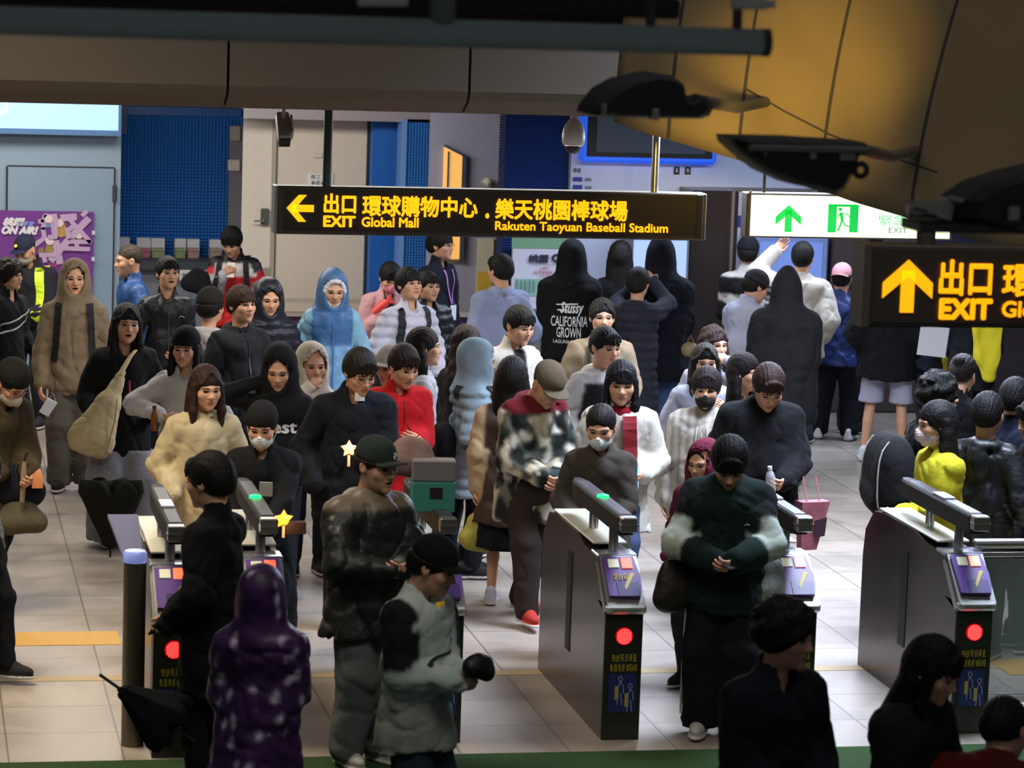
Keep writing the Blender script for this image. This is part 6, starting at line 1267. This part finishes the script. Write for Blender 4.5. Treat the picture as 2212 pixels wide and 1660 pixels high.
garment(at_Y(2078, 730, Yg+.4), [((.0, .1), (.01, -.08), .03, .022)], 'blue ribbon between the two yellow cloths', '#2b2fae', 'blue_ribbon', .02)
a = Pp(2110, 590, 1.74, 170, 'person in dark clothes behind the near sign with the yellow jacket over the arm', top='#17181c', style='jacket', hair='short', hem=.74, loose=.03, arms=('front', 'front'), pants='#121318')
# --- middle right group
a = Pp(1543, 703, 1.62, 25, 'person with dark wavy hair shielding the eyes with one hand', top='#8d8a94', style='jacket', hair='wave', hc='#2a1c17', hem=.7, arms=('pocket', (.07, -.17, 1.50, 0, .5)), head=(10, 4), hs=1.1)
a = Pp(1524, 742, 1.60, 5, 'person with long black hair in a translucent pale raincoat', top='#9fa3b2', style='jacket', hair='long', hc='#15110f', hem=.62, loose=.04, shiny=True, arms=('pocket', (.16, -.2, 1.28, 0, .8)), head=(4, 0), hs=1.1)
a = Pp(1527, 794, 1.62, -5, 'person in a black face mask and pale striped zip hoodie', top='#b5ada2', style='hoodie', hood='down', hair='fringe', hc='#1f1613', mask='#2a211c', hem=.64, loose=.06, zone={'top': z_knitstripe}, arms=('down', 'pocket'), head=(4, 6), hs=1.1, pants='#a9a9b2')
strip(a, [(0, 1.32), (0, .72)], .008, mat('zip_pale', '#d8d4cc', .5), 'zipper'); strip(a, [(-.035, 1.36), (-.045, 1.22)], .007, MATS['zip_pale'], 'drawstring'); strip(a, [(.035, 1.36), (.04, 1.24)], .007, MATS['zip_pale'], 'drawstring')
strip(a, [(.12, 1.42), (.10, 1.25), (.15, 1.0)], .035, mat('strap_brownish', '#3a332c', .7), 'bag_strap')
a = Pp(1608, 762, 1.62, 60, 'person with long black hair in profile behind the black sweater', top='#17120f', style='jacket', hair='longback', hc='#19100f', hem=.7, arms=('pocket', 'pocket'), head=(5, 0), hs=1.1)
a = Pp(1668, 795, 1.78, 10, 'person in a black sweater looking down, pink wristband and bottle in hand', top='#0c0c0e', style='sweater', hair='short', hc='#2c1c14', hem=.66, loose=.06, girth=1.14, arms=('pocket', (.10, -.30, 1.02, 0, 1.0)), head=(6, 34), pants='#101116', hs=1.14, legs='walk')
h_ = a['hand1']; w = local_to_world(a, (h_[0]-.03, h_[1]-.03, h_[2]+.0)); t = empty('water_bottle', w, 0, 'clear plastic water bottle held by the black sweater', 'bottle'); t.rotation_euler = (.1, -.12, 0)
MB().lathe([(.0, -.13), (.028, -.128), (.031, -.11), (.029, -.06), (.032, -.03), (.029, .01), (.031, .045), (.022, .075), (.012, .09), (.012, .10), (.0, .10)], n=18).build('bottle_body', mat('clear_plastic', '#c6c6cc', .08, alpha=.55), t, True); MB().lathe([(.0, .095), (.014, .095), (.014, .115), (.0, .116)], n=14).build('bottle_cap', mat('cap_white', '#e4e4e8', .4), t); MB().lathe([(.0, -.125), (.026, -.124), (.026, -.03), (.0, -.03)], n=14).build('drink', mat('drink_pink', '#8c4a48', .3), t)
wr_ = a['hand1']; t = held(a, 'wristband', 'glowing pink wristband on the wrist of the black sweater', 'wristband', (wr_[0]+.055, wr_[1]+.08, wr_[2]+.02)); t.rotation_euler = (PI/2-.3, 0, t.rotation_euler.z+.6); mb = MB(); mb.tube([(.040*math.cos(q), .040*math.sin(q), 0) for q in np.linspace(0, 2*PI, 19)], .011, 8); mb.build('band', mat('band_pink', '#e88a98', .4, emit=.3), t, True)
w = at_Y(1745, 1130, local_to_world(a, (0, -.3, 1)).y); t = empty('gift_bag', w, .2, 'pink patterned gift bag hanging under the water bottle', 'bag')
MB().hull([(x*.055, y*.03, -.17) for x in (-1, 1) for y in (-1, 1)]+[(x*.10+.03, y*.045, .14) for x in (-1, 1) for y in (-1, 1)]+[(.13, 0, .10)]).build('bag_body', mat('bag_pink', '#a4606f', .35, noise=.7, nscale=16), t)
for x in (-.02, .07): MB().tube([(x, -.02, .12), (x-.02, -.01, .22), (x-.03, 0, .30)], .004, 6).build('handle', mat('handle_pink', '#d0808c', .5), t)
MB().hull([(.02, -.05, .02), (.11, -.05, .04), (.10, -.047, -.08), (.03, -.047, -.09), (.02, -.045, .02), (.11, -.045, .04), (.10, -.043, -.08), (.03, -.043, -.09)]).build('dark_print', mat('print_dark', '#3a2630', .5), t)
# --- right edge group
a = Pp(2086, 765, 1.60, 160, 'person with smooth dark hair parted in the middle at the right', top='#17171b', style='jacket', hair='bun', hc='#1c1614', hem=.72, arms=('front', 'front'), head=(0, 20), hs=1.15)
a = Pp(2036, 808, 1.74, 110, 'person with curly black hair carrying a big black backpack', top='#0f1012', style='jacket', hair='curly', hc='#151210', hem=.70, loose=.03, arms=('front', 'front'), pants='#131318', head=(0, 12), hs=1.12)
t = backpack(a, 'large black backpack with pale reflective piping at the right gate', '#121214', (.46, .26, .64), 1.10, trim='#a8a498')
a = Pp(2024, 866, 1.62, -70, 'person with shoulder-length black hair in a bright yellow jacket with a pale mask', top='#b7ae22', style='jacket', hair='longback', hc='#120f0d', mask='#c8b2b4', hem=.66, loose=.045, arms=('pocket', 'front'), head=(0, 6), hs=1.14, pants='#c9ccd2')
a = Pp(2136, 846, 1.68, 165, 'person in a black leather jacket with thick collar seen from behind', top='#101113', style='jacket', hair='short', hc='#12100f', hem=.64, loose=.04, shiny=True, collar=True, hood='down', arms=('pocket', 'pocket'), hs=1.14, pants='#101013')
a = Pp(2196, 815, 1.72, 150, 'person in a dark navy coat at the right edge', top='#121828', style='coat', hair='short', hc='#151110', hem=.55, loose=.03, arms=('pocket', 'pocket'), hs=1.12)
a = Pp(2230, 860, 1.66, -60, 'person in a black jacket cut by the right edge, facing left', top='#141518', style='jacket', hair='short', hem=.7, arms=('front', 'front'), head=(0, 15), hs=1.1)
# --- near row
a = Pp(42, 786, 1.66, 35, 'older person in a black knitted cap, white mask and olive coat with fur trim', top='#3f3622', style='coat', hair='buzz', hc='#4a4038', hat='beanie', hatc='#1b1b18', mask='#bdb5a8', hem=.66, loose=.05, fur='#b59a6a', legs='walk', pants='#101012', shoes='#5a3a26', arms=((.1, -.2, 1.0, 1, 0), (.08, -.30, 1.00, 0, 1.)), head=(8, 34), lean=8, hs=1.12, glasses=True)
h_ = a['hand1']; w = local_to_world(a, (h_[0]+.08, h_[1]-.02, h_[2])); t = empty('orange_cloth', w, 0, 'orange piece of cloth with an added faint glow, held by the olive coat', 'light'); MB().hull([(x*.04, y*.03, z*.05) for x in (-1, .7) for y in (-1, 1) for z in (-1, .6)]+[(0.01, 0, .075)]).build('cloth_body', mat('cloth_orange_glow', '#c07a48', .5, emit=.12), t, True)  # a piece of cloth, no lamp; faint glow put into its material
w = local_to_world(a, (.05, -.25, .66)); bag(w, 'olive shopping bag hanging low beside the olive coat', 'bag', 'shopping_bag', .42, .16, .26, '#57523f', 0, -.1, [(-.1, 0, .08), (-.02, 0, .34), (.08, 0, .10)], seed=8)
w = local_to_world(a, (.06, -.22, .86)); bag(w, 'navy pouch bag in front of the olive coat', 'bag', 'pouch_bag', .36, .16, .30, '#131420', 0, .0, None, seed=10)
w = local_to_world(a, (.02, -.32, .92)); t = empty('folded_umbrella', w, 0, 'short tan folded umbrella hanging from the hand of the olive coat', 'umbrella'); MB().tube([(0, 0, .10), (.0, 0, .02), (-.01, 0, -.16)], [.010, .022, .016], 10).build('canopy', mat('umb_tan', '#8d7a5c', .7), t, True); MB().tube([(0, 0, .10), (.02, 0, .16)], .008, 8).build('handle', M_dark, t)
a = Pp(-62, 870, 1.62, 60, 'person with houndstooth sleeves and black clothes cut by the left edge', top='#0e0f12', style='coat', hair='short', hem=.5, loose=.05, zone={'top': z_hound}, arms=('down', 'down'), pants='#101116', legs='walk2')
a = Pp(1518, 953, 1.38, -30, 'small person in a maroon hoodie behind the dark green sweatshirt', top='#5e1c30', hood='up', hair='fringe', hem=.6, arms=('pocket', 'pocket'), head=(0, 10))
a = Pp(1580, 957, 1.72, 2, 'person in a dark green sweatshirt with pale sleeve panels using a phone', top='#0e211c', style='sweater', hair='fringe', hc='#0f0d0c', hem=.72, loose=.05, girth=1.08, zone={'top': z_greensweat}, arms=((.07, -.27, 1.04, 0, 1.0), (.06, -.30, 1.05, 0, .9)), head=(2, 38), pants='#101216', wide=.035, shoes='#b9b7a8', hs=1.12, pole=[(-1, .2, -.5), (1, .2, -.5)])
MPs = mat('pants_stripe', '#bdb7a6', .6)
V = a; mb = MB()
for s in (-1,):
    for dx in (0, .022, .044): mb.tube([(s*.196, -.03+dx, .80), (s*.200, -.03+dx, .66), (s*.205, -.015+dx, .46), (s*.205, .0+dx, .12)], .0065, 6)
mb.build('side_stripes', MPs, a['root'])
strip(a, [(.10, 1.222), (.115, 1.23), (.128, 1.222)], .007, MW, 'chest_logo')
m = (a['hand-1']+a['hand1'])/2; phone(a, 'phone held flat by the dark green sweatshirt', 1, (m[0], m[1]-.02, m[2]+.005), tilt=-1.3, yaw=.8)
w = local_to_world(a, (-.25, -.06, .88)); bag(w, 'brown-black shoulder bag at the hip of the dark green sweatshirt', 'bag', 'shoulder_bag', .26, .16, .34, '#2a221a', .2, -.2, None, seed=13, shiny=True)
w = local_to_world(a, (.24, .02, .86)); bag(w, 'pale grey cloth bag on the other hip of the dark green sweatshirt', 'bag', 'cloth_bag', .16, .14, .42, '#8f958c', .2, .12, None, seed=14)
a = Pp(818, 942, 1.72, 35, 'person in a green cap, grey hood and dark leather jacket looking right', top='#20221f', style='jacket', hood='down', hair='short', hc='#2a2018', hat='cap', hatc='#2b3531', hem=.72, loose=.055, girth=1.1, shiny=True, pants='#5d605e', wide=.035, shoes='#b5b5ae', arms=((.06, -.26, 1.10, 0, .9), (.04, -.26, 1.10, 0, .9)), head=(12, 8), hs=1.12, mouth=True,
       zone={'top': lambda C, c: (C.__setitem__(c['q'][:, 2] > 1.385, L_('#6d6150')), C)[1]}, pole=[(-1, .3, -.6), (1, .3, -.6)])
c = a['HC']+a['RH']@np.array([.0, -.108, .075])*1.1; mb = MB(); 
for i in range(3): an_ = i*PI/3; mb.tube([(-.018*math.cos(an_), 0, -.018*math.sin(an_)), (.018*math.cos(an_), 0, .018*math.sin(an_))], .003, 5)
o = mb.build('cap_emblem', MW, a['root']); o.location = c; o.rotation_euler = (0, 0, .5)
w = at_Y(935, 1050, local_to_world(a, (0, .8, 1)).y); t = empty('teal_gift_box', w, -.1, 'grey and teal box bag with a square window beyond the leather jacket', 'box')
MB().box(-.12, .12, -.06, .06, .03, .15, .008).build('box_lid', mat('box_grey', '#7a7672', .6), t); MB().box(-.12, .12, -.06, .06, -.14, .03, .008).build('box_body', mat('box_teal', '#3c8a7c', .5), t); MB().box(-.02, .05, -.066, -.058, -.06, .0).build('box_window', mat('box_win', '#2a2020', .4), t)
w = at_Y(890, 985, local_to_world(a, (0, .9, 1)).y); bag(w, 'crumpled mauve paper wrapping bundle above the teal box', 'bundle', 'wrapped_bundle', .34, .18, .26, '#8a7068', 0, .2, None, seed=21)
a = Pp(955, 1158, 1.56, 58, 'person in a black cap and pale green tracksuit top with a black shoulder panel', top='#b3bfb6', style='jacket', hair='short', hat='cap', hatc='#0f1014', hem=.66, loose=.055, zone={'top': z_pale_track}, pants='#1c3038', wide=.03, shoes='#2a2c2e', arms=((.06, -.26, 1.04, 0, .9), (.04, -.24, 1.05, 0, .9)), head=(14, 20), hs=1.12)
strip(a, [(-.16, 1.13), (-.05, 1.155), (.10, 1.16)], .010, mat('piping_black', '#15161a', .6), 'chest_piping'); strip(a, [(.095, 1.225), (.10, 1.205), (.088, 1.20)], .006, MATS['piping_black'], 'chest_logo')
w = local_to_world(a, (.03, -.33, 1.02)); bag(w, 'small black purse in the hands of the pale green tracksuit top', 'bag', 'purse', .24, .09, .13, '#121212', .6, .3, None, seed=15, shiny=True)
t = held(a, 'yellow_toggle', 'small yellow tag below the chin of the black cap wearer', 'tag', tuple(a['HC']+a['RH']@np.array([0, -.095, -.155]))); MB().box(-.03, .03, -.008, .008, -.014, .014, .004).build('tag_body', mat('tag_yellow', '#d8a820', .4, emit=.2), t)
a = Pp(450, 975, 1.74, -118, 'person in a plain black jacket turned away to the left, holding a phone', top='#0b0c0e', style='jacket', collar=True, hair='short', hc='#15110e', hem=.58, loose=.035, girth=.95, arms=((.13, -.30, .90, 0, .9), 'pocket'), pants='#0a0b0d', head=(-6, 8), hs=1.14)
phone(a, 'phone held low by the plain black jacket', -1, tilt=-.6)
w = at_Y(325, 1535, local_to_world(a, (0, 0, 1)).y-.15); t = empty('black_umbrella', w, 0, 'black half-open umbrella held low beside the plain black jacket', 'umbrella')
def umbrella(t, R, top, bot, ang, lobes=5, deep=.08, col='#0b0b0e', sq=.6, shaft=True):
    """half-closed umbrella: canopy hem with pointed lobes at the wide end, gathered towards the tip"""
    g = Grid((-R*1.9, -R*1.9, -.45), (R*1.9, R*1.9, .45), .010); g.fcap(np.eye(3), (0, 0, 0), (0, 0, top-R*.4), (0, 0, -bot), R, R*.30, sq, k=.04)
    X, Y, Z = g.ax[0][:, None, None], g.ax[1][None, :, None], g.ax[2][None, None, :]; a_ = np.arctan2(Y/sq, X)
    g.F = np.maximum(g.F, (Z-(top-deep*(1-np.abs(np.cos(a_*lobes/2))**.6)))*.6).astype(np.float32)
    g.disp(lambda P: .014*np.abs(np.sin(np.arctan2(P[:, 1]/sq, P[:, 0])*lobes/2))+.006*waves(P, 3, 30, 60)); V, Q = g.mesh(); V = V@roty(ang).T
    np_mesh('canopy', V, Q, np.tile(lin(col), (len(V), 1)), M_CLOTH, t); d = roty(ang)@np.array([0, 0, 1.]); MB().tube([tuple(-d*(bot-.02)), tuple(-d*(bot+.16))], .008, 8).build('ferrule', M_black, t, True)
    if shaft: MB().tube([tuple(d*(top-.1)), tuple(d*(top+.10))], .007, 8).build('shaft', M_dark, t, True)
umbrella(t, .17, .17, .15, 2.2, 6, .07)
yy = at_z(240, 1190, 0).y; w = at_Y(240, 1078, yy-.25); t = empty('black_umbrella', w, 0, 'black drooping umbrella in front of the laughing person, wider at the top', 'umbrella'); umbrella(t, .235, .14, .30, 0.0, 6, .12, '#191812', shaft=False)
a = Pp(565, 1222, 1.44, 176, 'small person in a purple flowered hooded raincoat seen from behind', top='#3c1f4c', style='coat', hood='up', hair=None, hem=.42, loose=.055, zone={'top': z_floral}, shiny=True, arms=('front', 'front'), pants='#0d0d10', shoes='#15151a', hs=1.08)
# --- nearest, cut by the lower edge
a = Pp(1703, 1300, 1.72, 42, 'nearest person in a dark navy high-neck jacket with curly hair looking right', top='#10131f', style='jacket', collar=True, hair='curly', hc='#17110e', hem=.72, loose=.04, girth=1.06, arms=((.10, -.26, 1.05, 0, .9), (.04, -.27, 1.04, 0, .9)), head=(22, 6), pants='#101114', hs=1.05)
a = Pp(2038, 1380, 1.62, 55, 'nearest person with long black hair in a charcoal coat at the lower right', top='#1d1c1c', style='coat', hair='longbang', hc='#0d0a09', hem=.5, loose=.04, arms=('low', (.06, -.32, 1.12, 0, .9)), head=(10, 22), hs=1.08)
phone(a, 'phone held up by the charcoal coat at the lower right', 1)
a = Pp(2178, 1508, 1.60, 160, 'person in a dark red jacket cut by the lower right corner', top='#5a1512', style='jacket', hair='short', hem=.6, loose=.06, girth=1.15, arms=('front', 'front'), head=(-10, 0), lean=58, hs=1.05)
